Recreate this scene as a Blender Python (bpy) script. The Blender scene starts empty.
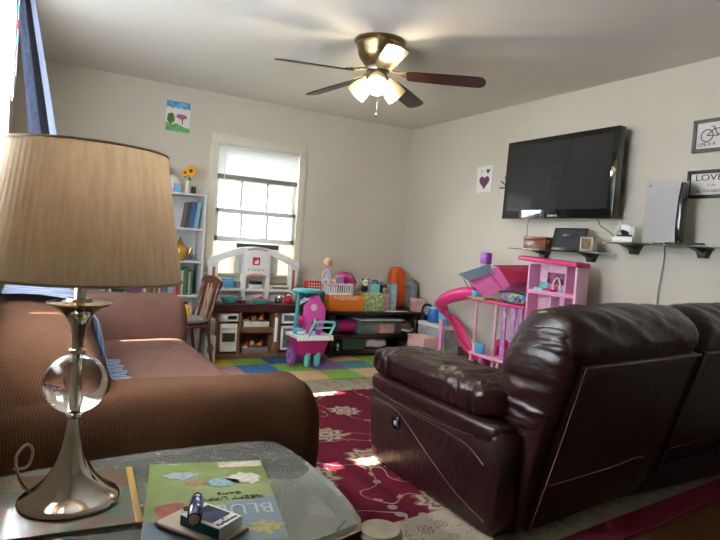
import bpy, bmesh, math, random
from mathutils import Vector, Matrix, noise, Euler
random.seed(7)
PI = math.pi
S = bpy.context.scene
COL = S.collection

# ------------------------------------------------------------------ materials
def nt(name):
    m = bpy.data.materials.new(name); m.use_nodes = True
    t = m.node_tree; b = t.nodes['Principled BSDF']
    return m, t, b
def nd(t, kind, **kw):
    n = t.nodes.new(kind)
    for k, v in kw.items():
        if k.startswith('i_'): n.inputs[int(k[2:])].default_value = v
        else: setattr(n, k, v)
    return n
def mat(name, col, rough=.55, metal=0, var=.0, vscale=8, bump=0, bscale=60, coat=0, trans=0, alpha=1, emit=None, es=0, sheen=0, col2=None):
    m, t, b = nt(name)
    c = (*col, 1)
    b.inputs['Base Color'].default_value = c
    b.inputs['Roughness'].default_value = rough; b.inputs['Metallic'].default_value = metal
    b.inputs['Coat Weight'].default_value = coat; b.inputs['Transmission Weight'].default_value = trans
    b.inputs['Sheen Weight'].default_value = sheen
    if emit: b.inputs['Emission Color'].default_value = (*emit, 1); b.inputs['Emission Strength'].default_value = es
    tc = nd(t, 'ShaderNodeTexCoord')
    if var or col2:
        n = nd(t, 'ShaderNodeTexNoise'); n.inputs['Scale'].default_value = vscale; n.inputs['Detail'].default_value = 4
        t.links.new(tc.outputs['Object'], n.inputs['Vector'])
        r = nd(t, 'ShaderNodeValToRGB'); r.color_ramp.elements[0].position = .35; r.color_ramp.elements[1].position = .65
        c2 = col2 or tuple(max(0, x*(1-var)) for x in col)
        r.color_ramp.elements[0].color = (*c2, 1); r.color_ramp.elements[1].color = c
        t.links.new(n.outputs['Fac'], r.inputs['Fac']); t.links.new(r.outputs['Color'], b.inputs['Base Color'])
    if bump:
        n = nd(t, 'ShaderNodeTexNoise'); n.inputs['Scale'].default_value = bscale; n.inputs['Detail'].default_value = 3
        t.links.new(tc.outputs['Object'], n.inputs['Vector'])
        k = nd(t, 'ShaderNodeBump'); k.inputs['Strength'].default_value = bump; k.inputs['Distance'].default_value = .01
        t.links.new(n.outputs['Fac'], k.inputs['Height']); t.links.new(k.outputs['Normal'], b.inputs['Normal'])
    return m
def wood(name, c1, c2, rough=.4, scale=6, axis=0, coat=.2):
    m, t, b = nt(name)
    tc = nd(t, 'ShaderNodeTexCoord'); mp = nd(t, 'ShaderNodeMapping')
    s = [scale*6]*3; s[axis] = scale*.6; mp.inputs['Scale'].default_value = s
    n = nd(t, 'ShaderNodeTexNoise'); n.inputs['Scale'].default_value = 1; n.inputs['Detail'].default_value = 6; n.inputs['Distortion'].default_value = .6
    r = nd(t, 'ShaderNodeValToRGB'); r.color_ramp.elements[0].position = .3; r.color_ramp.elements[1].position = .7
    r.color_ramp.elements[0].color = (*c1, 1); r.color_ramp.elements[1].color = (*c2, 1)
    t.links.new(tc.outputs['Object'], mp.inputs[0]); t.links.new(mp.outputs[0], n.inputs['Vector'])
    t.links.new(n.outputs['Fac'], r.inputs[0]); t.links.new(r.outputs[0], b.inputs['Base Color'])
    b.inputs['Roughness'].default_value = rough; b.inputs['Coat Weight'].default_value = coat
    return m
def glass(name, tint=(1, 1, 1), base=.04, rough=.02):
    # thin architectural glass: clear with a Fresnel reflection
    m = bpy.data.materials.new(name); m.use_nodes = True; t = m.node_tree; t.nodes.clear()
    o = nd(t, 'ShaderNodeOutputMaterial'); mx = nd(t, 'ShaderNodeMixShader'); tr = nd(t, 'ShaderNodeBsdfTransparent'); g = nd(t, 'ShaderNodeBsdfGlossy')
    tr.inputs[0].default_value = (*tint, 1); g.inputs['Roughness'].default_value = rough
    lw = nd(t, 'ShaderNodeLayerWeight'); lw.inputs[0].default_value = .5
    pw = nd(t, 'ShaderNodeMath', operation='POWER'); pw.inputs[1].default_value = 4.0; t.links.new(lw.outputs['Facing'], pw.inputs[0])
    f = nd(t, 'ShaderNodeMath', operation='MULTIPLY_ADD'); f.inputs[1].default_value = .9; f.inputs[2].default_value = .04; t.links.new(pw.outputs[0], f.inputs[0])
    a = nd(t, 'ShaderNodeMath', operation='ADD'); a.inputs[1].default_value = base; a.use_clamp = True
    t.links.new(f.outputs[0], a.inputs[0]); t.links.new(a.outputs[0], mx.inputs[0]); t.links.new(tr.outputs[0], mx.inputs[1]); t.links.new(g.outputs[0], mx.inputs[2]); t.links.new(mx.outputs[0], o.inputs[0])
    return m
def sheer(name, col, w):
    m = bpy.data.materials.new(name); m.use_nodes = True; t = m.node_tree; t.nodes.clear()
    o = nd(t, 'ShaderNodeOutputMaterial'); mx = nd(t, 'ShaderNodeMixShader'); tr = nd(t, 'ShaderNodeBsdfTransparent'); a = nd(t, 'ShaderNodeMixShader')
    d = nd(t, 'ShaderNodeBsdfDiffuse'); l = nd(t, 'ShaderNodeBsdfTranslucent'); d.inputs[0].default_value = l.inputs[0].default_value = (*col, 1)
    a.inputs[0].default_value = .6; mx.inputs[0].default_value = w
    t.links.new(d.outputs[0], a.inputs[1]); t.links.new(l.outputs[0], a.inputs[2]); t.links.new(tr.outputs[0], mx.inputs[1]); t.links.new(a.outputs[0], mx.inputs[2]); t.links.new(mx.outputs[0], o.inputs[0])
    return m

# ------------------------------------------------------------------ mesh helpers
def new(): return bmesh.new()
def _mark(bm, n0, mi):
    bm.faces.ensure_lookup_table()
    for f in bm.faces[n0:]: f.material_index = mi
def fresh(fn):
    import functools
    @functools.wraps(fn)
    def g(bm, *a, **k):
        m = k.pop('m', 0); M_ = k.pop('M', None); t = bmesh.new(); fn(t, *a, **k)
        if M_ is not None: bmesh.ops.transform(t, matrix=M_, verts=t.verts)
        for f in t.faces: f.material_index = m
        me = bpy.data.meshes.new('tmp'); t.to_mesh(me); t.free(); bm.from_mesh(me); bpy.data.meshes.remove(me); return bm
    return g
@fresh
def box(bm, x0, x1, y0, y1, z0, z1, bev=0, m=0, M=None, seg=2):
    n0 = len(bm.faces); v0 = len(bm.verts)
    c = Vector(((x0+x1)/2, (y0+y1)/2, (z0+z1)/2))
    r = bmesh.ops.create_cube(bm, size=1, matrix=Matrix.Translation(c) @ Matrix.Diagonal((abs(x1-x0), abs(y1-y0), abs(z1-z0), 1)))
    vs = r['verts']
    if bev:
        es = list({e for v in vs for e in v.link_edges})
        q = bmesh.ops.bevel(bm, geom=es, offset=bev, segments=seg, affect='EDGES', profile=.5, clamp_overlap=True)
        vs = list({v for f in bm.faces for v in f.verts} & set(q['verts']) | {v for v in vs if v.is_valid})
    bm.verts.ensure_lookup_table()
    if M is not None:
        bmesh.ops.transform(bm, matrix=M, verts=bm.verts[v0:])
    _mark(bm, n0, m)
    return bm
@fresh
def prism(bm, pts, a0, a1, axis=1, m=0, bev=0, seg=2):
    """closed outline pts (2-D, the two axes other than axis, in order) extruded from a0 to a1"""
    n0 = len(bm.faces)
    def P(p, a):
        q = [p[0], p[1]]; q.insert(axis, a); return q
    A = [bm.verts.new(P(p, a0)) for p in pts]; B = [bm.verts.new(P(p, a1)) for p in pts]
    n = len(pts); f1 = bm.faces.new(A[::-1]); f2 = bm.faces.new(B)
    for i in range(n): bm.faces.new((A[i], A[(i+1) % n], B[(i+1) % n], B[i]))
    if bev:
        es = list(set(f1.edges) | set(f2.edges))
        bmesh.ops.bevel(bm, geom=es, offset=bev, segments=seg, affect='EDGES', profile=.5, clamp_overlap=True)
    bmesh.ops.recalc_face_normals(bm, faces=list(bm.faces))
    _mark(bm, n0, m)
    return bm
@fresh
def lathe(bm, prof, c=(0, 0, 0), seg=32, m=0, M=None, rip=None):
    n0 = len(bm.faces); v0 = len(bm.verts); rows = []
    for k, (r, z) in enumerate(prof):
        if r < 1e-5: rows.append([bm.verts.new((c[0], c[1], c[2]+z))])
        else:
            rows.append([bm.verts.new((c[0]+(r*(1+(rip(i, k) if rip else 0)))*math.cos(2*PI*i/seg), c[1]+(r*(1+(rip(i, k) if rip else 0)))*math.sin(2*PI*i/seg), c[2]+z)) for i in range(seg)])
    for a, b in zip(rows, rows[1:]):
        for i in range(seg):
            j = (i+1) % seg
            if len(a) == 1 and len(b) == 1: continue
            if len(a) == 1: bm.faces.new((a[0], b[j], b[i]))
            elif len(b) == 1: bm.faces.new((a[i], a[j], b[0]))
            else: bm.faces.new((a[i], a[j], b[j], b[i]))
    bm.verts.ensure_lookup_table()
    if M is not None: bmesh.ops.transform(bm, matrix=M, verts=bm.verts[v0:])
    bmesh.ops.recalc_face_normals(bm, faces=list(bm.faces))
    _mark(bm, n0, m)
    return bm
@fresh
def tube(bm, pts, r=.005, seg=8, m=0, closed=False):
    n0 = len(bm.faces); pts = [Vector(p) for p in pts]; n = len(pts); rows = []
    up = None
    for i, p in enumerate(pts):
        if closed: d = (pts[(i+1) % n]-pts[i-1]).normalized()
        else: d = (pts[min(i+1, n-1)]-pts[max(i-1, 0)]).normalized()
        if up is None: up = d.orthogonal().normalized()
        up = (up-d*up.dot(d)).normalized(); s = d.cross(up)
        rr = r[i] if isinstance(r, (list, tuple)) else r
        rows.append([bm.verts.new(p+(up*math.cos(2*PI*k/seg)+s*math.sin(2*PI*k/seg))*rr) for k in range(seg)])
    pairs = list(zip(rows, rows[1:])) + ([(rows[-1], rows[0])] if closed else [])
    for a, b in pairs:
        for k in range(seg): bm.faces.new((a[k], a[(k+1) % seg], b[(k+1) % seg], b[k]))
    if not closed:
        bm.faces.new(rows[0][::-1]); bm.faces.new(rows[-1])
    bmesh.ops.recalc_face_normals(bm, faces=list(bm.faces))
    _mark(bm, n0, m)
    return bm
def spline(pts, n=8):
    P = [Vector(p) for p in pts]; out = []
    for i in range(len(P)-1):
        p0, p1, p2, p3 = P[max(i-1, 0)], P[i], P[i+1], P[min(i+2, len(P)-1)]
        for k in range(n):
            t = k/n
            out.append(.5*((2*p1)+(p2-p0)*t+(2*p0-5*p1+4*p2-p3)*t*t+(3*p1-p0-3*p2+p3)*t**3))
    out.append(P[-1]); return out
@fresh
def sq(bm, c, h, e1=1, e2=1, nu=40, nv=24, m=0, disp=None, M=None):
    """superellipsoid, centre c, half sizes h; e<1 boxier; disp(p_local, n)->offset along n"""
    n0 = len(bm.faces); v0 = len(bm.verts)
    f = lambda w, e: math.copysign(abs(w)**e, w)
    rows = []
    for j in range(nv+1):
        v = -PI/2+PI*j/nv; row = []
        for i in range(nu if 0 < j < nv else 1):
            u = 2*PI*i/nu
            n = Vector((f(math.cos(v), e1)*f(math.cos(u), e2), f(math.cos(v), e1)*f(math.sin(u), e2), f(math.sin(v), e1)))
            p = Vector((n.x*h[0], n.y*h[1], n.z*h[2]))
            if disp: p += Vector((n.x/h[0], n.y/h[1], n.z/h[2])).normalized()*disp(p)
            row.append(bm.verts.new(p+Vector(c)))
        rows.append(row)
    for a, b in zip(rows, rows[1:]):
        for i in range(nu):
            k = (i+1) % nu
            if len(a) == 1: bm.faces.new((a[0], b[k], b[i]))
            elif len(b) == 1: bm.faces.new((a[i], a[k], b[0]))
            else: bm.faces.new((a[i], a[k], b[k], b[i]))
    bm.verts.ensure_lookup_table()
    if M is not None: bmesh.ops.transform(bm, matrix=M, verts=bm.verts[v0:])
    bmesh.ops.recalc_face_normals(bm, faces=list(bm.faces))
    _mark(bm, n0, m)
    return bm
def grid(bm, fn, nu, nv, m=0, closed_u=False, uvs=(1, 1), mi=None):
    n0 = len(bm.faces); uv = bm.loops.layers.uv.verify()
    R = [[bm.verts.new(fn(i/nu, j/nv)) for i in range(nu if closed_u else nu+1)] for j in range(nv+1)]
    for j in range(nv):
        for i in range(nu):
            k = (i+1) % nu if closed_u else i+1
            f = bm.faces.new((R[j][i], R[j][k], R[j+1][k], R[j+1][i])); f.material_index = m if mi is None else mi(i/nu, j/nv)
            for l, (a, b) in zip(f.loops, ((i, j), (i+1, j), (i+1, j+1), (i, j+1))): l[uv].uv = (a/nu*uvs[0], b/nv*uvs[1])
    return R
def arc(cx, cy, r, a0, a1, n=8, ry=None):
    return [(cx+r*math.cos(math.radians(a0+(a1-a0)*i/n)), cy+(ry or r)*math.sin(math.radians(a0+(a1-a0)*i/n))) for i in range(n+1)]
def rz(a, c=(0, 0, 0)): return Matrix.Translation(c) @ Matrix.Rotation(a, 4, 'Z') @ Matrix.Translation(-Vector(c))
def rot(a, ax, c=(0, 0, 0)): return Matrix.Translation(c) @ Matrix.Rotation(a, 4, ax) @ Matrix.Translation(-Vector(c))

# ------------------------------------------------------------------ objects
def part(name, bm, mats, parent=None, label=None, ang=40, local=False, recalc=False):
    if recalc: bmesh.ops.recalc_face_normals(bm, faces=list(bm.faces))
    me = bpy.data.meshes.new(name); bm.to_mesh(me); bm.free()
    for q in (mats if isinstance(mats, (list, tuple)) else [mats]): me.materials.append(q)
    me.polygons.foreach_set('use_smooth', [True]*len(me.polygons))
    if ang < 180: me.set_sharp_from_angle(angle=math.radians(ang))
    o = bpy.data.objects.new(name, me); COL.objects.link(o)
    if parent is not None:
        if not local:
            W = Matrix.Identity(4); q = parent; chain = []
            while q is not None: chain.append(q); q = q.parent
            for q in reversed(chain): W = W @ q.matrix_basis
            me.transform(W.inverted())
        o.parent = parent
    else:
        if not local and len(me.vertices):
            xs = [v.co for v in me.vertices]
            c = Vector(((min(v.x for v in xs)+max(v.x for v in xs))/2, (min(v.y for v in xs)+max(v.y for v in xs))/2, min(v.z for v in xs)))
            me.transform(Matrix.Translation(-c)); o.location = c
    if label: o['label'] = label
    return o
def tag(o, label, cat, group=None):
    o['label'] = label; o['category'] = cat
    if group: o['group'] = group
    return o
def thing(name, label, cat, loc=(0, 0, 0), a=0, group=None):
    o = bpy.data.objects.new(name, None); COL.objects.link(o); o.location = loc; o.rotation_euler = (0, 0, a); o.empty_display_size = .05
    return tag(o, label, cat, group)
def solo(name, bm, mats, label, cat, group=None, ang=40): return tag(part(name, bm, mats, None, ang=ang), label, cat, group)
def struct(name, bm, mats, parent=None, ang=30):
    o = part(name, bm, mats, parent, ang=ang)
    if parent is None: o['kind'] = 'structure'
    return o
def text(name, s, size, M, material, parent, depth=.0006, align='CENTER', width=None):
    c = bpy.data.curves.new(name, 'FONT'); c.body = s; c.size = size; c.extrude = depth; c.align_x = align; c.align_y = 'CENTER'; c.resolution_u = 3
    o = bpy.data.objects.new(name, c); COL.objects.link(o)
    dg = bpy.context.evaluated_depsgraph_get(); me = bpy.data.meshes.new_from_object(o.evaluated_get(dg)); COL.objects.unlink(o); bpy.data.objects.remove(o)
    if width and len(me.vertices):
        w = max(v.co.x for v in me.vertices)-min(v.co.x for v in me.vertices)
        me.transform(Matrix.Diagonal((width/w, 1, 1, 1)))
    bm = new(); bm.from_mesh(me); bpy.data.meshes.remove(me); bmesh.ops.transform(bm, matrix=M, verts=bm.verts)
    return part(name, bm, material, parent)
def frame(o, x, y):
    """matrix whose local X,Y are the given world vectors, origin o"""
    x = Vector(x).normalized(); y = Vector(y).normalized(); z = x.cross(y)
    return Matrix(((x.x, y.x, z.x, o[0]), (x.y, y.y, z.y, o[1]), (x.z, y.z, z.z, o[2]), (0, 0, 0, 1)))
def F_back(x, y, z): return frame((x, y, z), (1, 0, 0), (0, 0, 1))      # faces -Y
def F_right(x, y, z): return frame((x, y, z), (0, -1, 0), (0, 0, 1))    # faces -X
def ridge(p, sx, sy, sz, seed=0):
    n = noise.noise(Vector((p[0]*sx+seed, p[1]*sy, p[2]*sz)))
    return 1-abs(n)*2.2

# ------------------------------------------------------------------ palette
M = {}
M['wall'] = mat('wall_paint', (.655, .605, .515), .85, var=.05, vscale=1.3, bump=.15, bscale=90)
M['ceil'] = mat('ceiling_paint', (.74, .70, .63), .9, var=.04, vscale=1)
M['trim'] = mat('cream_trim', (.72, .68, .56), .5)
M['white'] = mat('white_plastic', (.84, .84, .83), .4)
M['offwhite'] = mat('offwhite_plastic', (.70, .68, .63), .45)
M['shelfwhite'] = mat('white_laminate', (.72, .71, .72), .4)
M['black'] = mat('black_plastic', (.012, .012, .013), .3)
M['blackgloss'] = mat('gloss_black', (.008, .008, .01), .08, coat=.5)
M['dark'] = wood('espresso_wood', (.018, .008, .006), (.045, .02, .014), .25, 5, 0, .5)
M['kbrown'] = mat('brown_plastic', (.24, .12, .055), .5, var=.15)
M['kdark'] = mat('maroon_counter_plastic', (.07, .018, .015), .3, var=.3, vscale=30)
M['chairwood'] = wood('chair_wood', (.10, .03, .015), (.2, .07, .03), .3, 6, 2)
M['oak'] = wood('floor_boards', (.10, .045, .018), (.2, .10, .045), .3, 2.2, 0)
M['tablewood'] = wood('table_wood', (.07, .028, .02), (.14, .06, .045), .35, 4, 0)
M['brass'] = mat('antique_brass', (.36, .27, .13), .28, 1, var=.3, vscale=12)
M['chrome'] = mat('chrome', (.72, .68, .62), .12, 1)
M['nickel'] = mat('brushed_pewter', (.52, .48, .43), .10, 1)
M['blade'] = wood('blade_wood', (.018, .007, .006), (.045, .014, .011), .3, 5, 0)
M['blade_light'] = mat('pale_blade', (.7, .64, .5), .3)
M['shadeglass'] = mat('frosted_glass', (.85, .75, .5), .35, trans=.25, emit=(1, .82, .5), es=.03)
M['bulb'] = mat('lit_bulb', (1, .95, .85), .4, emit=(1, .93, .75), es=14)
M['pink'] = mat('hot_pink_plastic', (.75, .045, .22), .35)
M['lpink'] = mat('light_pink_plastic', (.78, .32, .55), .35)
M['ppink'] = mat('pale_pink_plastic', (.82, .5, .58), .4)
M['magenta'] = mat('magenta_plastic', (.55, .02, .20), .35)
M['purple'] = mat('purple_plastic', (.32, .06, .42), .35)
M['lilac'] = mat('lilac_plastic', (.5, .33, .62), .4)
M['teal'] = mat('teal_plastic', (.05, .42, .42), .35)
M['aqua'] = mat('aqua_plastic', (.2, .6, .62), .35)
M['blue'] = mat('blue_plastic', (.04, .16, .5), .35)
M['lblue'] = mat('sky_blue_plastic', (.12, .42, .68), .35)
M['navy'] = mat('navy', (.012, .02, .1), .25)
M['red'] = mat('red_plastic', (.6, .02, .03), .35)
M['orange'] = mat('orange_cloth', (.75, .13, .02), .6, bump=.2, bscale=25)
M['yellow'] = mat('yellow_plastic', (.8, .45, .03), .4)
M['lime'] = mat('lime_plastic', (.32, .55, .06), .4)
M['green'] = mat('green_leaf', (.03, .16, .05), .5)
M['grey'] = mat('grey_cloth', (.25, .26, .29), .9, bump=.5, bscale=70, var=.3, vscale=30)
M['skin'] = mat('doll_skin', (.72, .36, .24), .45)
M['paper'] = mat('white_paper', (.8, .79, .76), .8)
M['tan'] = mat('tan_card', (.5, .33, .17), .7)
M['gold'] = mat('gold_amber', (.6, .33, .06), .15, .6)
M['glass'] = glass('clear_glass')
def hazed_scratched_glass():
    m = glass('table_glass', (.80, .86, .83), .16, .03); t = m.node_tree; o = [n for n in t.nodes if n.type == 'OUTPUT_MATERIAL'][0]; src = o.inputs[0].links[0].from_socket
    d = nd(t, 'ShaderNodeBsdfDiffuse'); d.inputs[0].default_value = (.5, .52, .47, 1); mx = nd(t, 'ShaderNodeMixShader')  # window reflection haze put in as diffuse; noise smears stand for scratches
    tc = nd(t, 'ShaderNodeTexCoord'); n = nd(t, 'ShaderNodeTexNoise'); n.inputs['Scale'].default_value = 22; n.inputs['Detail'].default_value = 5; n.inputs['Distortion'].default_value = 2.5
    r = nd(t, 'ShaderNodeValToRGB'); r.color_ramp.elements[0].position = .54; r.color_ramp.elements[0].color = (.11, .11, .11, 1); r.color_ramp.elements[1].position = .74; r.color_ramp.elements[1].color = (.42, .42, .42, 1)
    t.links.new(tc.outputs['Object'], n.inputs['Vector']); t.links.new(n.outputs['Fac'], r.inputs[0]); t.links.new(r.outputs[0], mx.inputs[0]); t.links.new(src, mx.inputs[1]); t.links.new(d.outputs[0], mx.inputs[2]); t.links.new(mx.outputs[0], o.inputs[0])
    return m
M['tableglass'] = hazed_scratched_glass()
M['shelfglass'] = glass('shelf_glass', (.55, .68, .64), .10)
M['clearplastic'] = sheer('clear_plastic', (.8, .84, .84), .30)
M['steel'] = mat('dark_bronze', (.10, .075, .06), .35, .7)
# ================================================================== ROOM
XL, XR, YB, YF, H = -.145, 3.75, 5.628, -1.3, 2.5
def slab_x(x0, x1, ys, zs, holes):   # wall in a YZ plane with rectangular holes, one mesh
    bm = new()
    ys = sorted(set(ys)); zs = sorted(set(zs))
    for a, b in zip(ys, ys[1:]):
        for c, d in zip(zs, zs[1:]):
            if any(h[0] <= (a+b)/2 <= h[1] and h[2] <= (c+d)/2 <= h[3] for h in holes): continue
            box(bm, x0, x1, a, b, c, d)
    bmesh.ops.remove_doubles(bm, verts=bm.verts, dist=1e-4); return bm
W1 = (1.535, 2.385, .78, 2.045)       # rear window hole x0,x1,z0,z1
W2 = (1.40, 3.93, .92, 2.40)          # side window hole y0,y1,z0,z1
bm = new(); xs = [XL, W1[0], W1[1], XR]; zs = [0, W1[2], W1[3], H]
for i in range(3):
    for j in range(3):
        if i == 1 and j == 1: continue
        box(bm, xs[i], xs[i+1], YB, YB+.14, zs[j], zs[j+1])
bmesh.ops.remove_doubles(bm, verts=bm.verts, dist=1e-4)
struct('wall_back', bm, M['wall'])
struct('wall_left', slab_x(XL-.14, XL, [YF, W2[0], W2[1], YB+.14], [0, W2[2], W2[3], H], [W2]), M['wall'])
struct('wall_right', box(new(), XR, XR+.14, YF, YB+.14, 0, H), M['wall'])
struct('wall_front', box(new(), XL-.14, XR+.14, YF-.14, YF, 0, H), M['wall'])
struct('ceiling', box(new(), XL-.14, XR+.14, YF-.14, YB+.14, H, H+.1), M['ceil'])
# floor boards
m, t, b = nt('hardwood'); tc = nd(t, 'ShaderNodeTexCoord'); br = nd(t, 'ShaderNodeTexBrick')
br.inputs['Scale'].default_value = 1; br.inputs['Brick Width'].default_value = .9; br.inputs['Row Height'].default_value = .07; br.inputs['Mortar Size'].default_value = .0015
br.inputs['Color1'].default_value = (.15, .065, .025, 1); br.inputs['Color2'].default_value = (.23, .11, .05, 1); br.inputs['Mortar'].default_value = (.02, .01, .006, 1)
mp = nd(t, 'ShaderNodeMapping'); mp.inputs['Scale'].default_value = (4, 60, 1); no = nd(t, 'ShaderNodeTexNoise'); no.inputs['Scale'].default_value = 1; no.inputs['Detail'].default_value = 5
mx = nd(t, 'ShaderNodeMix', data_type='RGBA', blend_type='MULTIPLY'); mx.inputs[0].default_value = .6
t.links.new(tc.outputs['Object'], br.inputs['Vector']); t.links.new(tc.outputs['Object'], mp.inputs[0]); t.links.new(mp.outputs[0], no.inputs['Vector'])
t.links.new(br.outputs['Color'], mx.inputs[6]); t.links.new(no.outputs['Fac'], mx.inputs[7]); t.links.new(mx.outputs[2], b.inputs['Base Color']); b.inputs['Roughness'].default_value = .3
struct('floor', box(new(), XL-.14, XR+.14, YF-.14, YB+.14, -.1, 0), m)
struct('baseboard_back', box(new(), XL, XR-.012, YB-.012, YB, 0, .11, .003), M['trim'])
struct('baseboard_right', box(new(), XR-.012, XR, YF, YB, 0, .11, .003), M['trim'])

# rear window
w = bpy.data.objects.new('window_1', None); COL.objects.link(w); w.location = (1.96, YB, .7); w['kind'] = 'structure'
bm = new()
box(bm, 1.462, 1.54, YB-.022, YB, .70, 2.12, .004); box(bm, 2.38, 2.458, YB-.022, YB, .70, 2.12, .004)
box(bm, 1.462, 2.458, YB-.026, YB, 2.04, 2.125, .004); box(bm, 1.45, 2.47, YB-.03, YB, .70, .775, .004); box(bm, 1.44, 2.48, YB-.06, YB+.05, .765, .79, .005)
part('casing', bm, M['trim'], w)
bm = new(); ya, yb = YB+.05, YB+.085
for x in (1.535, 2.345): box(bm, x, x+.04, ya, yb, 1.38, 2.045)
box(bm, 1.535, 2.385, ya, yb, 2.0, 2.045); box(bm, 1.535, 2.385, ya, yb, 1.375, 1.415)
for x in (1.81, 2.08): box(bm, x-.012, x+.012, ya+.005, yb-.005, 1.4, 2.01)
box(bm, 1.57, 2.35, ya+.005, yb-.005, 1.69, 1.71)
part('upper_sash', bm, M['offwhite'], w)
bm = new(); ya, yb = YB+.01, YB+.045
for x in (1.535, 2.345): box(bm, x, x+.045, ya, yb, 1.10, 1.42)
box(bm, 1.535, 2.385, ya, yb, 1.38, 1.42); box(bm, 1.535, 2.385, ya, yb, 1.10, 1.15)
for x in (1.81, 2.08): box(bm, x-.012, x+.012, ya+.005, yb-.005, 1.12, 1.39)
part('lower_sash', bm, M['offwhite'], w)
part('pane', box(new(), 1.57, 2.35, YB+.066, YB+.069, 1.41, 2.01), M['glass'], w)
part('pane', box(new(), 1.57, 2.35, YB+.026, YB+.029, 1.12, 1.39), M['glass'], w)
# blind
b_ = thing('window_blind', 'white slatted mini blind pulled halfway up over the rear window', 'blind', (1.96, YB-.01, 1.72))
bm = new()
for k in range(17):
    z = 2.0-k*.0155; box(bm, 1.548, 2.37, YB-.018, YB+.006, z-.0008, z+.0008, M=rot(math.radians(54), 'X', (1.96, YB-.006, z)))
o = part('slat', bm, mat('blind_slat', (.88, .85, .84), .5), b_); o['kind'] = 'stuff'
part('headrail', box(new(), 1.545, 2.373, YB-.022, YB+.012, 2.012, 2.04, .002), M['offwhite'], b_)
part('bottom_rail', box(new(), 1.548, 2.37, YB-.02, YB+.008, 1.70, 1.745, .003), mat('rail_shaded', (.25, .22, .21), .5), b_, 'stack of slats and rail in shade')  # shade on the white stack is put into this grey
part('wand', tube(new(), [(1.60, YB-.03, 2.02), (1.606, YB-.032, 1.5), (1.612, YB-.034, 1.19)], .004), M['offwhite'], b_)
# air conditioner in the window
ac = thing('air_conditioner', 'white window air conditioner between cream accordion side panels under the raised sash', 'air conditioner', (1.95, 5.6, .79))
part('housing', box(new(), 1.735, 2.185, 5.53, 5.85, .792, 1.098, .012), M['white'], ac)
part('outlet_grille', box(new(), 1.745, 2.175, 5.524, 5.534, 1.045, 1.088, .002), mat('vent_dark', (.03, .03, .035), .5), ac, 'dark air outlet along the top')
bm = new(); box(bm, 1.76, 2.16, 5.526, 5.531, .82, 1.0)
for k in range(12): box(bm, 1.765, 2.155, 5.521, 5.527, .828+k*.014, .834+k*.014)
part('filter_grille', bm, M['white'], ac)
for s, (a, c) in enumerate(((1.535, 1.735), (2.185, 2.385))):
    bm = new(); n = 14
    pts = [(a+(c-a)*i/n, 5.655+(.012 if i % 2 else 0)) for i in range(n+1)]
    prism(bm, pts+[(p[0], p[1]+.004) for p in pts[::-1]], .79, 1.10, 2)
    part('side_panel', bm, sheer('cream_accordion', (.88, .78, .62), .97), ac)

# left window
w = bpy.data.objects.new('window_2', None); COL.objects.link(w); w.location = (XL, 2.5, .92); w['kind'] = 'structure'
bm = new(); x0, x1 = XL-.05, XL-.012
for y in (1.40, 2.64, 3.88): box(bm, x0, x1, y, y+.05, .92, 2.4)
for z in (.92, 1.62, 2.35): box(bm, x0, x1, 1.40, 3.93, z, z+.05)
part('window_frame', bm, M['white'], w)
bm = new(); box(bm, XL-.02, XL+.012, 1.33, 1.40, .85, 2.46); box(bm, XL-.02, XL+.012, 3.93, 4.0, .85, 2.46); box(bm, XL-.02, XL+.014, 1.33, 4.0, 2.40, 2.46); box(bm, XL-.05, XL+.02, 1.31, 4.02, .88, .92)
part('casing', bm, M['trim'], w)
for k in range(2): part('pane', box(new(), XL-.032, XL-.028, 1.45+1.24*k, 2.64+1.24*k, .95, 2.36), M['glass'], w)
# sheers on a rod, and the patterned drape
rod = thing('curtain_rod', 'dark curtain rod with ball end over the side window', 'curtain rod', (XL+.07, 2.7, 2.43))
part('rod', tube(new(), [(XL+.05, 1.27, 2.435), (XL+.05, 4.1, 2.435)], .009, 12), M['black'], rod)
part('finial', sq(new(), (XL+.05, 4.12, 2.435), (.02, .02, .02), nu=16, nv=10), M['black'], rod)
part('bracket', box(new(), XL, XL+.08, 4.02, 4.035, 2.40, 2.43, .002), M['black'], rod)
def panel(y0, y1, z0, z1, x, amp, waves, nm, mats, label, cat, mi=None, lean=0, spread=0, group=None):
    bm = new(); n = 60
    def fn(u, v):
        yy = y0+(y1-y0)*u; z = z1+(z0-z1)*v
        return Vector((x+amp*math.sin(waves*2*PI*u)*(.4+.6*v)+lean*v, yy+spread*v*(u-.5), z))
    grid(bm, fn, n, 12, uvs=(1, 1), mi=mi)
    bmesh.ops.solidify(bm, geom=list(bm.faces), thickness=.0015)
    return solo(nm, bm, mats, label, cat, group, ang=80)
SH = sheer('sheer_white', (.93, .94, .96), .84)
panel(1.36, 2.46, .93, 2.425, XL+.018, .009, 9, 'sheer_curtain', SH, 'white sheer curtain over the side window nearest the camera', 'curtain', spread=.18)
panel(1.36, 3.80, 1.81, 2.41, XL+.034, .007, 14, 'sun_block_strip', SH, 'white strip added to block sun across the top of the side window', 'curtain')  # added strip that stops a sun stripe reaching the recliner arm
panel(2.60, 3.80, .93, 2.425, XL+.018, .009, 8, 'sheer_curtain', sheer('sheer_dimming', (.62, .62, .64), .93), 'sheer curtain greyed to dim the side window next to the blue drape', 'curtain')  # made greyer and denser to cut light on the rear wall
cb, cd, cw = mat('curtain_blue', (.22, .26, .36), .85, bump=.4, bscale=80, var=.25, vscale=40), mat('curtain_charcoal', (.05, .055, .075), .85, bump=.4, bscale=80), mat('curtain_pale', (.55, .60, .74), .85, bump=.4, bscale=80)
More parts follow.
